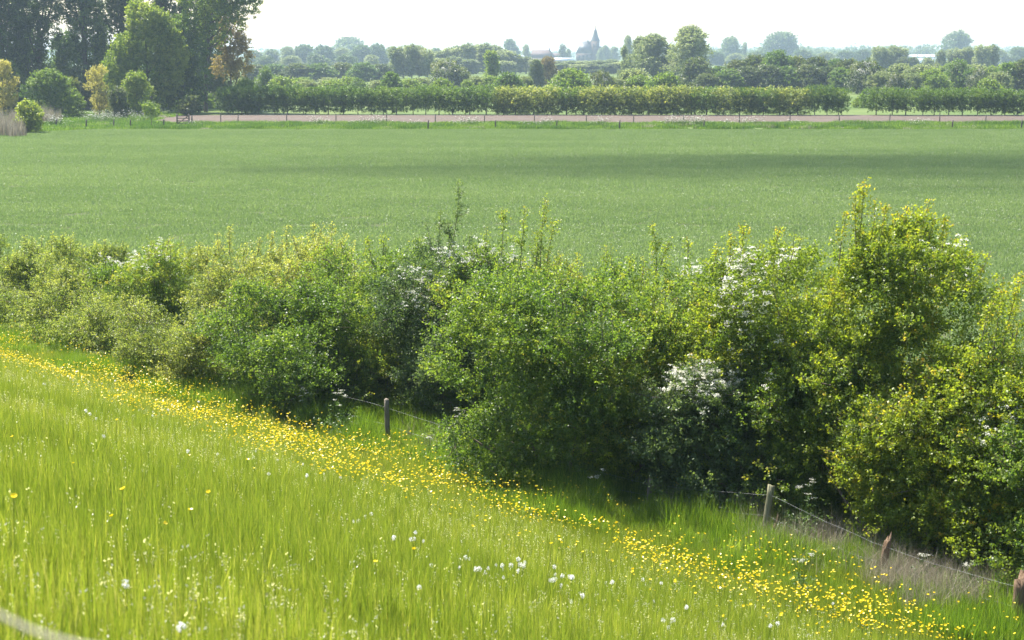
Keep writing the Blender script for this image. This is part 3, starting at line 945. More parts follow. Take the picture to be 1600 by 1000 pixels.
# ------------------------------------------------------------------ far fence, gate and bank flowers
far = thing('field_fence', 'long low fence of thin dark posts along the ploughed strip', 'fence')
fu = [345, 372, 448, 525, 604, 680, 757, 835, 916, 990, 1068, 1155, 1234, 1311, 1390, 1468, 1540, 1625]
pp = []
for u_ in fu:
    yv = 203.5
    mb = MB(); hh = 1.15 + .12 * math.sin(u_ * 1.7)
    mb.tube([[0, 0, -.2], [.01, 0, hh * .5], [.03 * math.sin(u_), 0, hh]], [.07, .065, .06], 6)
    o = mb.build('post', M['darkwood'], far); o.location = (x_at(u_, yv), yv, 0)
    pp.append((x_at(u_, yv), yv, 1.0))
for z_ in (1.0, .6):
    mb = MB(); mb.tube([(a, b - .07, z_) for a, b, c in pp], .008, 4, cap=False); mb.build('wire', M['wire'], far)
near = thing('ditch_fence', 'scattered stumpy posts at the near side of the grass bank', 'fence')
for u_, vt in ((669, 192), (774, 192), (870, 193), (968, 193), (1100, 192), (1488, 190), (1596, 191), (256, 196), (204, 193), (178, 190), (135, 188), (88, 199)):
    yv = 188.3 if u_ > 300 else 190
    mb = MB(); mb.tube([[0, 0, -.2], [0, 0, .6], [.04, 0, 1.0]], [.10, .09, .085], 6)
    o = mb.build('post', M['darkwood'], near); o.location = (x_at(u_, yv), yv, 0)

gate = thing('field_gate', 'small dark wooden field gate at the left end of the ploughed strip', 'gate')
gy = 195.5
gx0, gx1 = x_at(277, gy), x_at(297, gy)
w_ = gx1 - gx0
for xx, hh in ((0, 1.45), (w_ - .1, 1.45), (w_ + .25, 1.25)):
    mb = MB(); mb.box((xx, 0, hh / 2 - .1), (.15, .15, hh + .2)); mb.build('post', M['darkwood'], gate)
for zz_ in (.3, .62, .94, 1.22):
    mb = MB(); mb.box((w_ / 2 - .05, -.10, zz_), (w_ - .1, .05, .10)); mb.build('rail', M['darkwood'], gate)
mb = MB(); mb.tube([(.1, -.155, .3), (w_ - .15, -.155, 1.2)], .05, 4); mb.build('brace', M['darkwood'], gate)
gate.location = (gx0, gy, 0)

def umbel_clump(seed, w, h, n):
    rng = np.random.default_rng(seed)
    mb = MB(); st = MB()
    for k in range(n):
        c = np.array([rng.normal() * w * .4, rng.normal() * w * .4, h * rng.uniform(.55, 1.2)])
        leaves(mb, rng, c + rng.normal(size=(4, 3)) * np.array([.06, .06, .02]), .06, rng.random(4), up=1.5, aspect=.8)
        st.tube([[c[0] * .5, c[1] * .5, -.05], c], [.012, .006], 3, cap=False)
    P = rng.normal(size=(150, 3)) * np.array([w * .35, w * .35, h * .22]) + [0, 0, h * .4]
    lf = MB(); leaves(lf, rng, P, .10, rng.random(150), up=1)
    root = thing('cow_parsley_clump', None, 'cow parsley')
    mb.build('flower_head', M['blossom'], root); st.build('stem', M['stem'], root); lf.build('foliage', M['parsley'], root)
    return root
uc = [umbel_clump(551, 1.6, 1.0, 40), umbel_clump(552, 1.3, .8, 22)]
rng = np.random.default_rng(56)
cl = [(1050, 195, 0), (1062, 195, 0), (1072, 195, 0), (1088, 195, 0), (1098, 195, 0), (1040, 195, 1), (1135, 194, 1), (1160, 194, 0), (1180, 194, 0), (495, 195, 0), (505, 195, 1), (575, 194, 0), (590, 194, 0), (560, 195, 1), (728, 194, 0), (740, 194, 0), (715, 194, 1), (818, 194, 1), (855, 194, 0), (845, 194, 1), (940, 194, 0), (930, 194, 1), (1430, 193, 1), (1445, 194, 1), (1245, 193, 1), (650, 194, 1),
      (140, 204, 0), (150, 203, 0), (158, 204, 0), (165, 205, 0), (146, 206, 0), (172, 203, 0), (84, 192, 0), (90, 191, 0), (96, 192, 1), (78, 193, 1), (205, 206, 0), (215, 207, 1), (225, 207, 0), (130, 207, 1), (180, 206, 0), (300, 193, 1)]
for k, (u_, yv, kk) in enumerate(cl):
    o = uc[kk] if kk not in (None,) and not uc[kk].get('used') else copy_tree(uc[kk])
    uc[kk]['used'] = 1
    o.location = (x_at(u_, yv) + rng.normal() * .2, yv + rng.normal() * .6, 0); o.rotation_euler = (0, 0, rng.uniform(0, 6.28))
    s_ = rng.uniform(.75, 1.15); o.scale = (s_, s_, s_ * (1 if u_ > 300 else 1.15))
    if u_ > 300: tag(o, 'white flowering cow parsley on the grass bank before the ploughed strip', None, 'cow parsley on the far bank')
    else: tag(o, 'white flowering cow parsley in the rough grass left of the field gate', None, 'cow parsley by the left thicket')

# ------------------------------------------------------------------ trees
M['poplar'] = leaf_mat('poplar_leaf', [(0, (.028, .055, .018)), (.5, (.058, .10, .028)), (1, (.14, .20, .045))], trans=.45, objvar=.15)
M['tree'] = leaf_mat('tree_leaf', [(0, (.032, .07, .016)), (.5, (.08, .14, .028)), (1, (.16, .22, .045))], trans=.48, objvar=.25, tgain=(1.7, 1.7, .7))
M['spring'] = leaf_mat('spring_green_leaf', [(0, (.06, .11, .018)), (.5, (.14, .205, .03)), (1, (.26, .30, .05))], trans=.5, objvar=.15, tgain=(1.7, 1.7, .7))
M['pale'] = leaf_mat('pale_willow_leaf', [(0, (.10, .13, .06)), (.5, (.17, .21, .10)), (1, (.27, .30, .15))], trans=.5, objvar=.2, tgain=(1.6, 1.6, .9))
M['bronze'] = leaf_mat('bronze_young_leaf', [(0, (.11, .085, .04)), (.5, (.21, .155, .075)), (1, (.33, .25, .12))], trans=.4, objvar=.1)
M['yellow'] = leaf_mat('yellow_young_leaf', [(0, (.16, .14, .055)), (.5, (.31, .27, .10)), (1, (.46, .40, .15))], trans=.5)
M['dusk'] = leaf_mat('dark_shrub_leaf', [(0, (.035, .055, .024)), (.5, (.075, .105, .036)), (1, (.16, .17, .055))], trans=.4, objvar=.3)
M['farleaf'] = leaf_mat('far_woodland_leaf', [(0, (.05, .08, .035)), (.5, (.09, .13, .055)), (1, (.15, .19, .08))], trans=.4, objvar=.4)

def crown_tree(name, lobes, n, size, mat, seed, h, trunk_r=.2, limbs=6, per=20, length=None, up=.4, shell=.6, spread=None, tb=.4, tip=.35, trunk=True, lean=0.0, keep_low=.7, zmin=.05, blossom=0):
    """one tree: tapered trunk with limbs, crown of many leaf clumps"""
    rng = np.random.default_rng(seed)
    root = thing(name, None, 'tree')
    cr, tr = MB(), MB()
    spray_field(cr, rng, lobes, int(n * 2.6), per, length or size * 5, size * 1.25, up=up, spread=spread or size * .9, shell=shell, tb=tb, tip=tip, zmin=zmin, keep_low=keep_low, tv=.14)
    if trunk:
        pts = [(lean * t * t, 0, h * .8 * t - .2) for t in np.linspace(0, 1, 7)]
        tr.tube(pts, np.linspace(trunk_r, trunk_r * .2, 7), 7)
        L = sorted(lobes, key=lambda q: q[2])
        for k in range(limbs):
            q = L[int(k * (len(L) - 1) / max(1, limbs - 1))]
            z0 = max(.15 * h, q[2] - .35 * h * rng.uniform(.5, 1)); z0 = min(z0, .7 * h)
            t0 = (z0 + .2) / (.8 * h)
            b = np.array([lean * t0 * t0, 0, z0]); e = np.array(q[:3]) + [0, 0, q[5] * .3]
            m = (b + e) / 2 + np.array([0, 0, -.06 * h])
            t = np.linspace(0, 1, 5)[:, None]
            tr.tube((1 - t) ** 2 * b + 2 * t * (1 - t) * m + t ** 2 * e, np.linspace(trunk_r * .45, trunk_r * .1, 5), 5, cap=False)
    cr.build('crown', M[mat], root)
    if trunk: tr.build('trunk', M['bark'], root)
    if blossom:
        bl = MB()
        L = np.array(lobes)
        k = rng.integers(0, len(L), blossom)
        d = unit(rng.normal(size=(blossom, 3)) + [0, -.1, .35])
        P = L[k, :3] + d * L[k, 3:6] * rng.uniform(.9, 1.12, (blossom, 1))
        P = (P[:, None] + rng.normal(size=(blossom, 6, 3)) * size * .55).reshape(-1, 3)
        P = P[P[:, 2] > .2]
        leaves(bl, rng, P, size * .55, rng.random(len(P)), up=.8, aspect=.8)
        bl.build('blossom', M['blossom'], root)
    return root

def blob_lobes(rng, w, h, n, z0=.15, squash=.85, depth=1.0, rlo=.26, rhi=.42, top=.55):
    out = []
    for i in range(n):
        zf = z0 + (1 - z0) * (i + rng.random()) / n
        r = rng.uniform(rlo, rhi) * w * .5
        wid = math.sin(min(1, max(.12, (zf - z0) / (1 - z0) * .85 + .25)) * PI) ** .5 if top else 1
        a = rng.uniform(0, 6.28); q = rng.random() ** .5
        R_ = max(0, w * .5 * wid - r * .7)
        z_ = min(max(zf * h, z0 * h + r * .4), h - r * squash)
        out.append((R_ * q * math.cos(a), R_ * q * math.sin(a) * depth, z_, r, r, r * squash))
    return out

def put(o, u, y, w_px, vtop, native_w, native_h, z=0.0, rz=0.0):
    """stand a copy at column u, distance y, scaled to a width in pixels and a top row"""
    h = z_at(vtop, y) - z
    fw = y * CT + (H - h * .5) * ST
    s = w_px / F * fw / native_w
    o.location = (x_at(u, y, z + h * .4), y, z)
    o.rotation_euler = (0, 0, rz)
    o.scale = (s, s, h / native_h)

PROTO = {}
def proto(key, name, w, h, n, size, mat, seed, lobes_n=14, **kw):
    rng = np.random.default_rng(seed)
    lo = kw.pop('lobes', None) or blob_lobes(rng, w, h, lobes_n, **kw.pop('lk', {}))
    PROTO[key] = [crown_tree(name, lo, n, size, mat, seed, h, **kw), w, h, False]

def use(key, u, y, w_px, vtop, label, group=None, cat=None, rz=None):
    o, w, h, used_ = PROTO[key]
    c = copy_tree(o) if used_ else o
    PROTO[key][3] = True
    put(c, u, y, w_px, vtop, w, h, rz=(u * 1.37 + y) % 6.28 if rz is None else rz)
    return tag(c, label, cat, group)

# prototypes at their natural size
bk = dict(z0=.02, squash=.9, rlo=.3, rhi=.5)
proto('hedge1', 'hedge_shrub', 3.6, 4, 3400, .13, 'tree', 601, 11, trunk_r=.09, per=16, lobes=[(dx, dy, z_, .95, .9, .8) for dx in (-1.1, 0, 1.1) for dy in (-.5, .5) for z_ in (1.3, 2.2, 3.1)], tb=.38, limbs=8)
proto('hedge2', 'hedge_shrub', 3.6, 4, 2700, .13, 'tree', 602, 10, trunk_r=.09, per=16, lobes=[(dx, dy, z_, .95, .9, .8) for dx in (-1.1, 0, 1.1) for dy in (-.5, .5) for z_ in (1.6, 2.3, 3.15)], tb=.42, limbs=8)
proto('hedgey', 'hedge_shrub', 3.6, 4, 3400, .13, 'willow', 603, 11, trunk_r=.09, per=16, lobes=[(dx, dy, z_, .95, .9, .8) for dx in (-1.1, 0, 1.1) for dy in (-.5, .5) for z_ in (.9, 2.0, 3.1)], tb=.32, limbs=8, tip=.5)
proto('bush1', 'field_shrub', 7, 6, 6000, .24, 'dusk', 604, 16, trunk_r=.15, lk=bk, zmin=.03)
proto('bush2', 'field_shrub', 7, 6, 6000, .24, 'tree', 605, 16, trunk_r=.15, lk=bk, zmin=.03)
proto('bush3', 'field_shrub', 7, 5, 5000, .22, 'spring', 606, 14, trunk_r=.12, lk=bk, zmin=.03)
proto('bushp', 'willow_shrub', 8, 5, 5000, .22, 'pale', 607, 16, trunk_r=.12, lk=bk, zmin=.03, up=.9)
proto('may1', 'blossoming_tree', 8, 6, 6000, .22, 'dusk', 608, 16, trunk_r=.15, lk=dict(z0=.06), blossom=1500, tb=.5)
proto('may2', 'blossoming_tree', 8, 6, 5000, .22, 'tree', 609, 15, trunk_r=.15, lk=dict(z0=.06), blossom=800, tb=.5)
proto('pop1', 'poplar_tree', 4, 13, 4200, .28, 'pale', 610, 13, trunk_r=.2, up=1.2, lk=dict(z0=.10, top=0, rlo=.5, rhi=.75, squash=1.2))
proto('pop2', 'poplar_tree', 4, 13, 4200, .28, 'pale', 611, 13, trunk_r=.2, up=1.2, lk=dict(z0=.08, top=0, rlo=.5, rhi=.8, squash=1.2), tb=.6)
proto('popb', 'poplar_tree', 7, 10, 5500, .26, 'spring', 612, 16, trunk_r=.2, up=1.0, lk=dict(z0=.08, rlo=.3, rhi=.45, squash=1.1))
proto('wil1', 'willow_tree', 14, 15, 11000, .30, 'pale', 613, 24, trunk_r=.4, shell=.5, up=.6, lk=dict(z0=.12, rlo=.22, rhi=.34), tb=.35, limbs=10)
proto('wil2', 'willow_tree', 9, 14, 7000, .30, 'pale', 614, 18, trunk_r=.35, shell=.5, up=.8, lk=dict(z0=.10, rlo=.25, rhi=.38), tb=.3, limbs=8)
proto('rnd1', 'broadleaf_tree', 18, 15, 7000, .55, 'farleaf', 615, 18, trunk_r=.4, lk=dict(z0=.06, rlo=.3, rhi=.5))
proto('rnd2', 'broadleaf_tree', 18, 15, 7000, .55, 'farleaf', 616, 16, trunk_r=.4, lk=dict(z0=.06, rlo=.3, rhi=.5))
proto('con1', 'conifer_tree', 8, 16, 5000, .35, 'dusk', 617, trunk_r=.3, up=0, lobes=[(math.cos(k * 2.4) * .35 * (8 - k), math.sin(k * 2.4) * .3 * (8 - k), 1.2 + k * 1.85, 3.3 - .26 * k, 3.3 - .26 * k, .9) for k in range(8)])

# the long hedge behind the ploughed strip
rng = np.random.default_rng(70)
HEDGE = []
u_ = 356.0
gaps = [(1336, 1358)]
while u_ < 1640:
    wpx = rng.uniform(28, 46)
    if not any(a - 6 < u_ < b for a, b in gaps):
        yl = 415 <= 0
        yel = (770 < u_ < 1180 and rng.random() < .75) or (1190 < u_ < 1250 and rng.random() < .4)
        vt = np.interp(u_, [356, 420, 600, 760, 1000, 1200, 1330, 1360, 1640], [139, 137, 139, 139, 138, 139, 138, 141, 142]) + rng.normal() * 1.1
        key = 'hedgey' if yel else ('hedge1' if rng.random() < .5 else 'hedge2')
        use(key, u_, 234 - .004 * (u_ - 356) + rng.normal() * .25, wpx * (.98 if u_ < 770 or u_ > 1190 else 1.1), vt,
            'yellow-topped shrub in the long trimmed hedge behind the ploughed strip' if yel else 'green shrub in the long trimmed hedge behind the ploughed strip',
            'yellow-topped hedge shrubs' if yel else 'green hedge shrubs', 'hedge shrub')
    u_ += wpx * .62

# scrub, blossom and single trees beyond the hedge
def many(keys, specs, label, group, cat):
    for k, sp in enumerate(specs):
        use(keys[k % len(keys)], *sp, label, group, cat)
use('may1', 697, 400, 64, 97, 'broad white blossoming tree left of the bright spring green tree', None, 'blossoming tree')
use('may2', 413, 330, 34, 108, 'white flecked blossoming tree beside the right edge of the tall left trees', None, 'blossoming tree')
use('may2', 560, 340, 34, 124, 'low blossoming shrub above the green part of the long hedge', None, 'blossoming tree')
use('may1', 940, 300, 46, 114, 'white blossoming shrub behind the hedge under the church', None, 'blossoming tree')
use('may1', 1352, 350, 70, 98, 'dark shrub dusted with white blossom at the right end of the dark scrub', None, 'blossoming tree')
use('may1', 1400, 330, 44, 116, 'low white blossoming shrub right of the dark scrub', None, 'blossoming tree')
use('may2', 1495, 360, 62, 98, 'grey-green blossoming tree left of the white blossom by the right edge', None, 'blossoming tree')
use('may1', 1530, 350, 40, 110, 'white blossoming shrub second from the right edge behind the hedge', None, 'blossoming tree')
use('bush2', 612, 320, 38, 117, 'round grey-green shrub left of the broad blossoming tree', None, 'shrub')
use('bush3', 690, 290, 48, 127, 'bright low shrub at the foot of the broad blossoming tree', None, 'shrub')
use('bush2', 795, 300, 50, 118, 'dark green shrub behind the hedge left of the bronze shrub', None, 'shrub')
use('bush3', 890, 310, 70, 113, 'fresh green shrub right of the bronze shrub', None, 'shrub')
use('bush3', 1040, 310, 60, 118, 'bright green shrub in front of the tall pale willows', None, 'shrub')
use('bushp', 990, 330, 70, 112, 'pale grey-green willow shrub below the slender light tree', None, 'shrub')
use('popb', 767, 430, 34, 82, 'bright spring green tree standing out before the pale poplar wood', None, 'tree')
use('wil2', 975, 480, 20, 75, 'slender light green tree right of the church', None, 'tree')
proto('brz', 'bronze_shrub', 9, 9, 5500, .24, 'bronze', 618, 14, trunk_r=.15, up=1.4, lk=bk, zmin=.03, shell=.45)
use('brz', 856, 420, 38, 91, 'brownish bronze shrub with upright twigs below the farmhouse', None, 'shrub')
PROTO['brz2'] = [PROTO['bush1'][0], 7, 6, True]
use('bush1', 838, 410, 26, 98, 'dark upright shrub against the left side of the bronze shrub', None, 'shrub')
use('wil1', 1078, 450, 92, 45, 'tall rounded pale willow, right one of the big pair before the scrub', None, 'tree')
use('wil1', 1022, 460, 84, 57, 'tall feathery pale willow, left one of the big pair', None, 'tree')
use('wil2', 1000, 470, 44, 62, 'pale willow at the left flank of the feathery willow', None, 'tree')
many(['bush1', 'bush2', 'bush1'], [(1088, 380, 60, 96), (1122, 385, 54, 108), (1150, 380, 52, 99), (1182, 390, 64, 92), (1212, 380, 60, 86), (1245, 385, 62, 94), (1275, 380, 56, 95), (1300, 385, 50, 98), (1325, 375, 50, 98), (1105, 370, 50, 118), (1136, 370, 50, 112), (1166, 372, 54, 108), (1198, 370, 56, 106), (1230, 372, 56, 108), (1262, 370, 56, 106), (1290, 372, 56, 108), (1315, 368, 50, 110)], 'tall dark green shrub in the dense scrub right of the willows', 'dark scrub right of the willows', 'shrub')
many(['bushp', 'bush3'], [(1425, 340, 44, 118), (1455, 350, 60, 112), (1440, 380, 80, 105), (1550, 380, 50, 108), (1405, 390, 60, 104), (1480, 400, 70, 106), (1520, 420, 70, 104), (1580, 400, 70, 102), (1375, 345, 50, 116), (1465, 335, 46, 120), (1560, 340, 50, 116)], 'pale green shrub in the open ground right of the dark scrub', 'pale scrub on the right', 'shrub')
many(['bush2', 'bush1'], [(1575, 350, 40, 104), (1605, 350, 60, 98)], 'dark green shrub at the right edge beyond the hedge', 'dark shrubs at the right edge', 'shrub')
use('bush3', 1347, 262, 34, 152, 'low bright green bush filling the gap in the long hedge', None, 'shrub')
use('bush3', 1545, 300, 50, 127, 'low bright green shrub rising behind the hedge near the right edge', None, 'shrub')
many(['bush3', 'bushp'], [(440, 300, 60, 124), (480, 310, 50, 128), (520, 320, 60, 128), (590, 330, 40, 128), (640, 340, 50, 126), (745, 350, 40, 122), (730, 330, 30, 128), (380, 290, 40, 126), (910, 340, 40, 122), (425, 340, 60, 124), (470, 350, 60, 124), (515, 350, 60, 124), (545, 345, 50, 123), (655, 345, 50, 124), (765, 350, 50, 122), (820, 340, 40, 122), (1000, 320, 60, 122), (960, 320, 50, 124)], 'low yellow-green shrub just beyond the long hedge', 'low scrub beyond the long hedge', 'shrub')
many(['bush1', 'bush2'], [(400, 500, 50, 104), (430, 505, 54, 103), (465, 500, 56, 102), (500, 500, 54, 102), (535, 505, 52, 101), (565, 500, 50, 101), (595, 505, 44, 103)], 'shrub of the hazy dark hedge left of the poplar wood', 'hazy dark hedge on the left', 'shrub')
many(['pop1', 'pop2', 'pop1'], [(618, 560, 20, 76), (630, 565, 22, 73), (643, 560, 20, 72), (655, 565, 22, 74), (668, 560, 20, 78)], 'poplar of the small pale clump left of the broad blossoming tree', 'small poplar clump', 'tree')
many(['pop1', 'pop2', 'pop1'], [(688, 680, 22, 82), (702, 680, 24, 76), (716, 690, 24, 74), (730, 680, 24, 70), (744, 690, 24, 72), (758, 685, 24, 70), (775, 690, 22, 73), (790, 680, 24, 80), (806, 680, 24, 86), (822, 690, 24, 90), (838, 680, 24, 94), (870, 690, 26, 97), (890, 700, 28, 96), (912, 700, 28, 96), (935, 700, 28, 95), (955, 700, 26, 94), (680, 640, 24, 92), (712, 645, 26, 90), (735, 640, 26, 94), (790, 650, 26, 96), (850, 650, 26, 98), (880, 655, 26, 100), (905, 650, 26, 101), (925, 655, 26, 100), (950, 650, 26, 100), (970, 650, 26, 98)], 'poplar in the pale wood below the farmhouse and church', 'pale poplar wood', 'tree')
many(['pop2', 'pop1'], [(1375, 640, 22, 74), (1395, 650, 20, 74), (1408, 650, 18, 76), (1385, 640, 18, 80)], 'tall narrow tree at the left end of the white greenhouse', 'narrow trees by the greenhouse', 'tree')
many(['pop1', 'pop2'], [(1470, 640, 14, 80), (1495, 650, 24, 78), (1512, 650, 20, 76), (1535, 640, 22, 72), (1550, 650, 18, 72)], 'narrow pale tree right of the white greenhouse', 'narrow trees right of the greenhouse', 'tree')
many(['bush1', 'bushp'], [(1425, 640, 30, 92.5), (1450, 640, 30, 93), (1410, 640, 26, 92), (1468, 640, 26, 93)], 'low tree in front of the white greenhouse', 'low trees before the greenhouse', 'tree')
use('rnd1', 797, 1250, 27, 65, 'dark rounded tree left of the farmhouse', None, 'tree')
use('wil1', 822, 1250, 20, 71, 'thin bluish tree between the rounded tree and the farmhouse', None, 'tree')
use('con1', 879, 1300, 15, 68, 'layered dark conifer between farmhouse and church', None, 'tree')
use('wil1', 888, 1320, 14, 77, 'small pale tree right of the conifer', None, 'tree')
use('wil1', 981, 900, 24, 58, 'bluish round topped tree behind the slender light tree', None, 'tree')
many(['wil1', 'wil2'], [(946, 1380, 20, 72), (960, 1390, 22, 74), (938, 1370, 14, 76)], 'hazy blue tree just right of the church', 'hazy trees beside the church', 'tree')
use('rnd2', 1141, 1300, 40, 62, 'rounded hazy blue tree right of the big willows', None, 'tree')
use('pop2', 1164, 1300, 6, 67, 'thin hazy poplar beside the rounded blue tree', None, 'tree')
use('rnd1', 1221, 1350, 64, 55, 'widest rounded hazy tree on the right skyline', None, 'tree')
use('rnd2', 1497, 1300, 54, 54, 'steep rounded hazy tree on the skyline near the right edge', None, 'tree')
use('rnd1', 545, 1400, 60, 62, 'rounded hazy treetop highest on the left skyline', None, 'tree')
many(['rnd1', 'rnd2', 'wil1'], [(398, 1000, 40, 82), (425, 1010, 36, 80), (450, 1000, 40, 74), (475, 1010, 44, 73), (505, 1000, 44, 74), (535, 1010, 44, 76), (565, 1000, 44, 74), (590, 1010, 40, 72), (612, 1020, 36, 74), (680, 1050, 30, 78), (415, 800, 40, 90), (455, 800, 40, 88), (495, 810, 40, 87), (540, 800, 40, 88), (580, 800, 40, 87)], 'hazy tree in the far wood behind the dark hedge on the left', 'far wood on the left', 'tree')

many(['rnd1', 'wil1', 'rnd2'], [(1010, 1100, 36, 84), (1045, 1100, 36, 84), (1085, 1100, 36, 83), (1118, 1090, 36, 83), (1150, 1100, 36, 84), (1185, 1100, 40, 82), (1255, 1100, 40, 80), (1290, 1100, 40, 82), (1320, 1100, 36, 81), (1350, 1090, 36, 80), (1560, 1100, 36, 78), (1590, 1100, 36, 76), (1530, 1090, 36, 80), (1470, 1100, 30, 82)], 'hazy tree of the far wood beyond the dark scrub on the right', 'far wood on the right', 'tree')
# farthest woods along the horizon
mb = MB(); rng = np.random.default_rng(88)
for (ua, ub, y, v0, amp) in ((-200, 640, 2300, 77, 3), (600, 1000, 2500, 79, 2), (960, 1800, 2100, 74.5, 3.0), (1100, 1800, 1700, 78.5, 2.5), (1180, 1330, 1600, 77, 3), (1350, 1460, 1600, 71, 2.5)):
    u0 = ua
    while u0 < ub:
        vt = v0 + amp * (noise2(np.array([u0 / 14.0]), np.array([y * .1]), 89, 1.6)[0] * 2 - 1)
        h = z_at(vt, y); w = rng.uniform(12, 22)
        x0 = x_at(u0, y, h)
        nL = 5
        lo = [(x0 + rng.normal() * w * .3, y + rng.normal() * 10, h * rng.uniform(.3, .72), w * rng.uniform(.3, .55), w * .4, h * .3) for _ in range(nL)]
        spray_field(mb, rng, lo, 700, 12, 2.0, 1.5, spread=1.0, tb=.45, tip=.3)
        u0 += w / y * F * .55
tag(mb.build('far_woodland', M['farleaf']), 'hazy blue-green woods along the whole horizon', 'woodland', kind='stuff')

# ------------------------------------------------------------------ the tall trees on the left
def big_tree(name, label, cat, u, y, lobes, n, size, mat, seed, h, **kw):
    o = crown_tree(name, lobes, n, size, mat, seed, h, **kw)
    o.location = (x_at(u, y), y, 0)
    return tag(o, label, cat)
def column(rng, h, r, z0, n):
    return [(rng.normal() * r * .35, rng.normal() * r * .35, z0 + (h - z0) * (k + rng.random()) / n, r * rng.uniform(.55, .95), r * rng.uniform(.55, .95), r * rng.uniform(.8, 1.3)) for k in range(n)]
rng = np.random.default_rng(91)
for k, (u_, y, w, lab) in enumerate(((-42, 262, 3.0, 'ivy-dark poplar trunk cut by the left picture edge'), (8, 258, 2.6, 'dark tall poplar at the left edge above the yellow shrub'), (66, 262, 2.7, 'second dark poplar column from the left'),
                                     (136, 258, 3.1, 'broadest dark poplar column above the yellow twiggy shrub'), (196, 266, 3.0, 'dark poplar behind the left half of the light green tree'), (262, 268, 3.4, 'dark poplar rising behind the light green tree'), (322, 272, 2.8, 'dark poplar right of the light green tree'))):
    h = 27 + rng.normal()
    lo = column(rng, h, w, 2.0, 13) + [(rng.normal() * w, rng.normal() * w, z_, w * .7, w * .7, w * .6) for z_ in (15, 19, 22)]
    big_tree('poplar_tree', lab, 'tree', u_, y, lo, 13500, .25, 'poplar', 700 + k, h, trunk_r=.55, up=.9, shell=.55, limbs=10, tb=.35)
# thin leafy screen between the poplars
for k, (u_, y, w, vt, lab) in enumerate(((38, 275, 1.7, 20, 'loose leafy tree in the gap between the first poplars'), (102, 278, 1.6, 62, 'thin green tree filling the lower gap between the poplars'), (168, 280, 1.6, 78, 'small tree filling the gap left of the light green tree'))):
    h = z_at(vt, y)
    big_tree('young_tree', lab, 'tree', u_, y, column(rng, h, w, 1.0, 9), 6500, .24, 'tree', 720 + k, h, trunk_r=.2, up=.8, tb=.5)
y = 238
lo = [(-3.6, 0, 6.3, 2.4, 2.2, 2.6), (-2.6, 0, 9.0, 1.9, 2, 2.4), (-4.6, .3, 4.0, 1.6, 1.6, 1.8), (0, 0, 12.8, 2.2, 2.2, 2.9), (.6, .2, 9.5, 3.4, 3, 3.2), (2.7, 0, 10.6, 2.2, 2, 2.6), (3.6, 0, 7.6, 2.2, 2, 2.8), (0, 0, 5.6, 4.2, 3.4, 3.0), (2.6, 0, 4.6, 2.4, 2, 2.4), (1.6, 0, 13.0, 1.6, 1.5, 2.0), (-1.2, 0, 14.4, 1.0, 1, 1.5), (1.0, .3, 2.6, 2.4, 2.2, 1.6)]
big_tree('poplar_tree', 'big light green tree standing in front of the dark poplars', 'tree', 232, y, lo, 30000, .19, 'spring', 731, 15.5, trunk_r=.35, up=.7, shell=.62, tb=.5, tip=.5, limbs=12)
lo = column(rng, 12.5, 2.2, .6, 12) + [(1.2, 0, 9, 2, 2, 2), (-.4, 0, 2.0, 2.6, 2.4, 2.0), (2.2, 0, 6, 1.6, 1.6, 2)]
big_tree('broadleaf_tree', 'dark green tree tucked against the right side of the light green tree', 'tree', 288, 241, lo, 11000, .2, 'tree', 732, 12.5, trunk_r=.25, tb=.28)
lo = [(0, 0, 17, 3.4, 3, 2.6), (3.4, 0, 17.2, 2.6, 2.4, 1.7), (6.2, -.5, 17.4, 2.0, 1.8, 1.2), (2.2, 0, 14.4, 2.6, 2.4, 1.9), (-1.2, 0, 12.6, 2.2, 2, 2), (4.4, 0, 14.8, 1.7, 1.6, 1.2), (1.4, 0, 11.2, 2.2, 2, 1.5), (0, 0, 20.5, 4.5, 4, 2.8), (5, 0, 20, 3, 3, 2), (7.6, -.4, 18.6, 1.8, 1.7, 1.2), (6.1, 0, 15.3, 1.8, 1.6, 1.1), (7.3, 0, 15.9, 1.2, 1.1, .9), (4.8, .2, 13.2, 1.3, 1.2, .9)]
big_tree('broadleaf_tree', 'tall tree leaning over the bare sky at the right end of the left trees', 'tree', 322, 244, lo, 12000, .21, 'spring', 733, 20, trunk_r=.35, lean=1.6, shell=.5, tb=.30, tip=.4, zmin=6)
lo = [(0, 0, 10.5, 2.0, 1.8, 2.0), (1.2, 0, 8.2, 2.0, 1.8, 1.8), (.4, 0, 12.8, 1.6, 1.4, 1.4), (-.8, 0, 6.6, 1.8, 1.6, 1.5), (1.6, 0, 6.2, 1.4, 1.4, 1.1), (2.0, 0, 10, 1.1, 1.1, 1.2)]
big_tree('bronze_tree', 'orange-brown young leaved tree under the overhanging branch', 'tree', 362, 250, lo, 5200, .19, 'bronze', 734, 13, trunk_r=.2, shell=.45, tb=.55, zmin=3, limbs=9)
lo = blob_lobes(rng, 7, 8, 12, z0=.04)
big_tree('willow_tree', 'blue-grey willow under the orange-brown tree', 'tree', 340, 262, lo, 5000, .2, 'pale', 735, 8, trunk_r=.15, tb=.05, tip=.2)
lo = blob_lobes(rng, 6, 4.5, 10, z0=.04)
big_tree('field_shrub', 'bright green shrub at the left end of the long hedge', 'shrub', 385, 240, lo, 4500, .15, 'spring', 736, 4.5, trunk_r=.1, tb=.4)
lo = blob_lobes(rng, 4, 2.4, 8, z0=.04)
big_tree('field_shrub', 'dark low shrub at the left corner of the ploughed strip', 'shrub', 300, 231, lo, 2500, .15, 'dusk', 737, 2.4, trunk_r=.1)

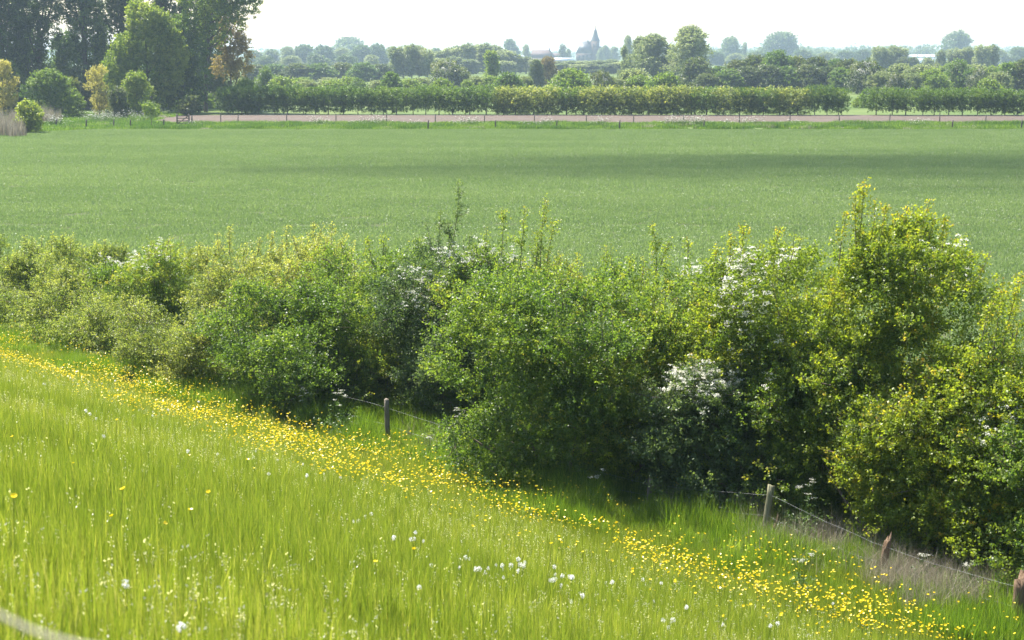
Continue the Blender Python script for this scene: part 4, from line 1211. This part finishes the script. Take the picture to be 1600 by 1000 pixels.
def shrub2(name, label, u, vbase, w_px, vtop, mat, n, seed, size=.14, tb=.4, up=.5, z0=.02, shell=.6, lobes_n=12, tip=.4):
    y = ground_at(u, vbase)[1]; h = z_at(vtop, y); w = w_px / F * y
    rng = np.random.default_rng(seed)
    lo = blob_lobes(rng, w, h, lobes_n, z0=z0, rlo=.3, rhi=.5)
    return big_tree(name, label, 'shrub', u, y, lo, n, size, mat, seed, h, trunk_r=.08, tb=tb, up=up, shell=shell, limbs=8, tip=tip, zmin=.02)
shrub2('field_shrub', 'big round green shrub in the left thicket under the poplars', 80, 184, 92, 113, 'tree', 11000, 741, tb=.55)
shrub2('field_shrub', 'darker green shrub at the right flank of the big round shrub', 112, 180, 40, 126, 'dusk', 4500, 742)
shrub2('field_shrub', 'bright green shrub with a dark hollow just left of the sapling', 215, 182, 56, 116, 'spring', 8500, 743, tb=.4)
shrub2('field_shrub', 'dark cone-shaped shrub in front of the bright green shrub', 185, 186, 34, 140, 'dusk', 4500, 744, lobes_n=9)
shrub2('field_shrub', 'dark green shrub at the left picture edge below the yellow shrub', 2, 182, 50, 138, 'tree', 5500, 745, tb=.3)
shrub2('field_shrub', 'small yellow-green shrub among the dry reeds at the left edge', 46, 207, 42, 164, 'spring', 5500, 746, tb=.65)
shrub2('twiggy_shrub', 'yellow twiggy shrub between the two green shrubs of the left thicket', 156, 182, 60, 104, 'yellow', 4200, 747, tb=.4, up=1.6, shell=.4, size=.11)
shrub2('twiggy_shrub', 'yellow leaved shrub cut by the left picture edge', 6, 183, 66, 96, 'yellow', 6000, 748, tb=.5, up=1.4, shell=.45, size=.12)
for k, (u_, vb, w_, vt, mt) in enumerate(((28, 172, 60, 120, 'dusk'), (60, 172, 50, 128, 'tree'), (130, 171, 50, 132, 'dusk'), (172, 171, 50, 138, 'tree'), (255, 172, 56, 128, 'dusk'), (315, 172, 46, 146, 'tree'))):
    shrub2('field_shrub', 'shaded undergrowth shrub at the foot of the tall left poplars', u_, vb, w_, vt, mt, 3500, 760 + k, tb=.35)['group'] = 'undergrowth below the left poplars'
y = ground_at(237, 200)[1]
o = crown_tree('sapling', [(0, 0, 2.1, .8, .8, .7), (.3, 0, 1.6, .6, .6, .5), (-.3, 0, 2.4, .5, .5, .5)], 700, .12, 'spring', 749, 2.8, trunk_r=.06, limbs=4)
o.location = (x_at(237, y), y, 0); tag(o, 'small sapling standing left of the field gate', 'tree')
# dry reeds at the left
pr = blade_tuft('reed_tuft', 95, M['straw'], 90, .8, 1.2, 2.4, .05, .35, .25, lean=.25)
P = []; rng = np.random.default_rng(96)
for k in range(60):
    gx, gy = ground_at(rng.uniform(-40, 42), rng.uniform(196, 214)); P.append((gx, gy, 0))
for k in range(10):
    gx, gy = ground_at(rng.uniform(60, 90), rng.uniform(186, 194)); P.append((gx, gy, 0))
scatter('dry_reeds', P, np.zeros(len(P)), rng.uniform(0, 6.28, len(P)), rng.uniform(.6, 1.1, len(P)), [pr], 'pale brown dry reeds at the left edge of the field', 'reeds')
pr.location = P[0]

# ------------------------------------------------------------------ church, farm and greenhouse on the skyline
M['brick'] = plain_mat('old_brick', (.09, .06, .05), (.15, .10, .08), scale=1.5, bump=.2)
M['slate'] = plain_mat('slate_roof', (.035, .037, .043), (.065, .068, .075), scale=2, bump=.2, rough=.6)
M['tile'] = plain_mat('roof_tile', (.07, .045, .04), (.11, .07, .06), scale=2, bump=.2)
M['darkglass'] = plain_mat('dark_window', (.02, .022, .025), (.04, .042, .045), rough=.2, bump=0, spec=.5)
M['sheetroof'] = plain_mat('pale_sheet_roof', (.55, .57, .60), (.68, .70, .72), rough=.35, bump=.1, spec=.5)
M['ghglass'] = plain_mat('greenhouse_glass', (.72, .76, .78), (.82, .85, .86), rough=.15, bump=0, spec=.6)

def gable(mb, x0, x1, y0, y1, ze, zr, hip0=0.0, hip1=0.0, over=.3):
    ym = (y0 + y1) / 2
    V = [(x0 - over, y0 - over, ze), (x1 + over, y0 - over, ze), (x1 + over, y1 + over, ze), (x0 - over, y1 + over, ze), (x0 - over + hip0, ym, zr), (x1 + over - hip1, ym, zr)]
    mb.add(V, [(0, 1, 5, 4), (2, 3, 4, 5), (3, 0, 4, 4), (1, 2, 5, 5), (0, 3, 2, 1)])
YC = 1400.0
k_ = YC / F
church = thing('church', 'old village church with a pointed spire on the skyline', 'church', (x_at(930, YC), YC, 0))
mb = MB(); mb.box((0, 0, 9.2), (7.0, 7.0, 18.4)); tw = mb.build('tower', M['brick'], church)
for zz_ in (14.5,):
    for xx in (-1.6, 1.6):
        mb = MB(); mb.box((xx, -3.52, zz_), (1.1, .1, 3.0)); mb.build('louvre_opening', M['darkglass'], tw)
mb = MB()
an = np.arange(8) * PI / 4 + PI / 8
R0, R1 = 4.4, 2.5
r1 = np.stack([np.cos(an) * R0, np.sin(an) * R0, np.full(8, 18.4)], 1)
r2 = np.stack([np.cos(an) * R1, np.sin(an) * R1, np.full(8, 22.6)], 1)
r3 = np.stack([np.cos(an) * 1.25, np.sin(an) * 1.25, np.full(8, 27.3)], 1)
V = np.vstack([r1, r2, r3, [[0, 0, z_at(42, YC)]]])
mb.add(V, [(j, (j + 1) % 8, 8 + (j + 1) % 8, 8 + j) for j in range(8)] + [(8 + j, 8 + (j + 1) % 8, 16 + (j + 1) % 8, 16 + j) for j in range(8)] + [(16 + j, 16 + (j + 1) % 8, 24, 24) for j in range(8)])
sp = mb.build('spire', M['slate'], church)
mb = MB(); mb.tube([(0, 0, z_at(43, YC)), (0, 0, z_at(39.5, YC))], .22, 5); mb.box((0, 0, z_at(40.6, YC)), (1.2, .15, .15)); mb.build('cross', M['darkwood'], sp)
xL, xR = -16.5, -3.6
mb = MB(); mb.box(((xL + xR) / 2, 0, 4.0), (xR - xL, 12, 8.0)); nv = mb.build('nave', M['brick'], church)
for xx in (-14, -10.7, -7.4):
    mb = MB(); mb.box((xx, -6.02, 4.6), (1.4, .1, 3.6)); mb.build('window', M['darkglass'], nv)
mb = MB(); gable(mb, xL, xR, -6, 6, 8.05, z_at(64.5, YC), hip0=5.0, hip1=.3); rf = mb.build('roof', M['slate'], church)
mb = MB(); mb.box((-6.4, 0, z_at(64, YC)), (.9, .9, 2.4)); mb.build('turret', M['slate'], rf)
mb = MB(); mb.box((5.2, 0, 5), (3.2, 9, 10)); mb.build('side_chapel', M['brick'], church)
mb = MB(); gable(mb, 3.6, 6.8, -4.5, 4.5, 10.05, 14, hip1=2.0); mb.build('chapel_roof', M['slate'], church)

YF = 1300.0
farm = thing('farmhouse', 'long farmhouse with a ridged roof left of the conifer', 'house', (x_at(848, YF), YF, 0))
mb = MB(); mb.box((0, 0, 2.2), (21, 10, 4.4)); fw = mb.build('wall', M['brick'], farm)
for xx in (-7, -2.5, 2.5, 7):
    mb = MB(); mb.box((xx, -5.02, 2.4), (1.3, .1, 1.7)); mb.build('window', M['darkglass'], fw)
mb = MB(); gable(mb, -10.5, 10.5, -5, 5, 4.45, z_at(78, YF), hip0=2.5, hip1=5.0); rf = mb.build('roof', M['tile'], farm)
mb = MB(); mb.box((5.3, 0, z_at(77.5, YF)), (.9, .9, 2.6)); mb.build('chimney', M['brick'], rf)
an_ = thing('farm_annex', 'lower flat-ridged annex between the farmhouse and the conifer', 'house', (x_at(868, YF + 8), YF + 8, 0))
mb = MB(); mb.box((0, 0, 2.0), (11, 8, 4)); mb.build('wall', M['brick'], an_)
mb = MB(); gable(mb, -5.5, 5.5, -4, 4, 4.05, z_at(83, YF), hip1=.5); mb.build('roof', M['tile'], an_)
for (u_, yv, wd, vt, lab) in ((876, 1180, 20, 90.3, 'low barn with a pale shining roof slope before the conifer'), (806, 1180, 12, 86.0, 'small pale roofed barn below the dark rounded tree')):
    b_ = thing('barn', lab, 'barn', (x_at(u_, yv), yv, 0), -.5)
    h = z_at(vt, yv)
    mb = MB(); mb.box((0, 0, h * .3), (wd, 11, h * .6)); mb.build('wall', M['darkwood'], b_)
    mb = MB(); gable(mb, -wd / 2, wd / 2, -5.5, 5.5, h * .6 + .03, h); mb.build('roof', M['sheetroof'], b_)
YG = 780.0
gh = thing('greenhouse', 'long white shining greenhouse between narrow trees on the right', 'greenhouse', (x_at(1428, YG), YG, 0))
Lg = (1466 - 1386) / F * YG
zt = z_at(85.5, YG); zb = z_at(91, YG)
mb = MB(); mb.box((0, 0, zb / 2), (Lg, 24, zb)); mb.build('wall', M['ghglass'], gh)
nb = 8
for k in range(nb):
    w_ = Lg / nb
    mb = MB(); x0 = -Lg / 2 + k * w_ + w_ / 2
    V = [(x0 - w_ / 2 + .1, -12, zb + .02), (x0 + w_ / 2 - .1, -12, zb + .02), (x0 + w_ / 2 - .1, 12, zb + .02), (x0 - w_ / 2 + .1, 12, zb + .02), (x0, -12, zt), (x0, 12, zt)]
    mb.add(V, [(0, 1, 4, 4), (1, 2, 5, 4), (2, 3, 5, 5), (3, 0, 4, 5), (0, 3, 2, 1)]); mb.build('roof_bay', M['ghglass'], gh)

# ------------------------------------------------------------------ the air
m, nt, out = new_mat('haze_air')
vol = N(nt, 'ShaderNodeVolumePrincipled')
vol.inputs['Color'].default_value = (.64, .81, 1.0, 1)
vol.inputs['Density'].default_value = .00021
vol.inputs['Anisotropy'].default_value = .25
nt.links.new(vol.outputs[0], out.inputs['Volume'])
mb = MB(); mb.box((0, 2500, 17), (7600, 5080, 36))
tag(mb.build('haze', m), 'thin pale haze over the whole plain', 'haze', kind='stuff')

# ------------------------------------------------------------------ a small unseen cloud added above the field to shade a band of crop
m, nt, out = new_mat('added_cloud_shell')
df = N(nt, 'ShaderNodeBsdfDiffuse'); df.inputs[0].default_value = (.9, .9, .9, 1)
tp = N(nt, 'ShaderNodeBsdfTransparent'); mx = N(nt, 'ShaderNodeMixShader'); mx.inputs[0].default_value = .075
nt.links.new(tp.outputs[0], mx.inputs[1]); nt.links.new(df.outputs[0], mx.inputs[2]); nt.links.new(mx.outputs[0], out.inputs[0])
rng = np.random.default_rng(99)
mb = MB()
tq = 330 / SUNV[2]
for k in range(34):
    rx, ry, rz = rng.uniform(16, 38), rng.uniform(4, 8), rng.uniform(3, 6)
    c = np.array([46 + rng.normal() * 44 + SUNV[0] * tq, 122 + rng.normal() * 8 + SUNV[1] * tq, 330 + rng.normal() * 4])
    la = np.linspace(-PI / 2, PI / 2, 9); lo_ = np.arange(16) * PI / 8
    Vv = np.stack([np.outer(np.cos(la), np.cos(lo_)) * rx, np.outer(np.cos(la), np.sin(lo_)) * ry, np.outer(np.sin(la), np.ones(16)) * rz], -1).reshape(-1, 3)
    Vv = Vv * (1 + .12 * rng.normal(size=(len(Vv), 1))) + c
    fs = [(i * 16 + j, i * 16 + (j + 1) % 16, (i + 1) * 16 + (j + 1) % 16, (i + 1) * 16 + j) for i in range(8) for j in range(16)]
    mb.add(Vv, fs)
tag(mb.build('added_shade_cloud', m), kind='structure')
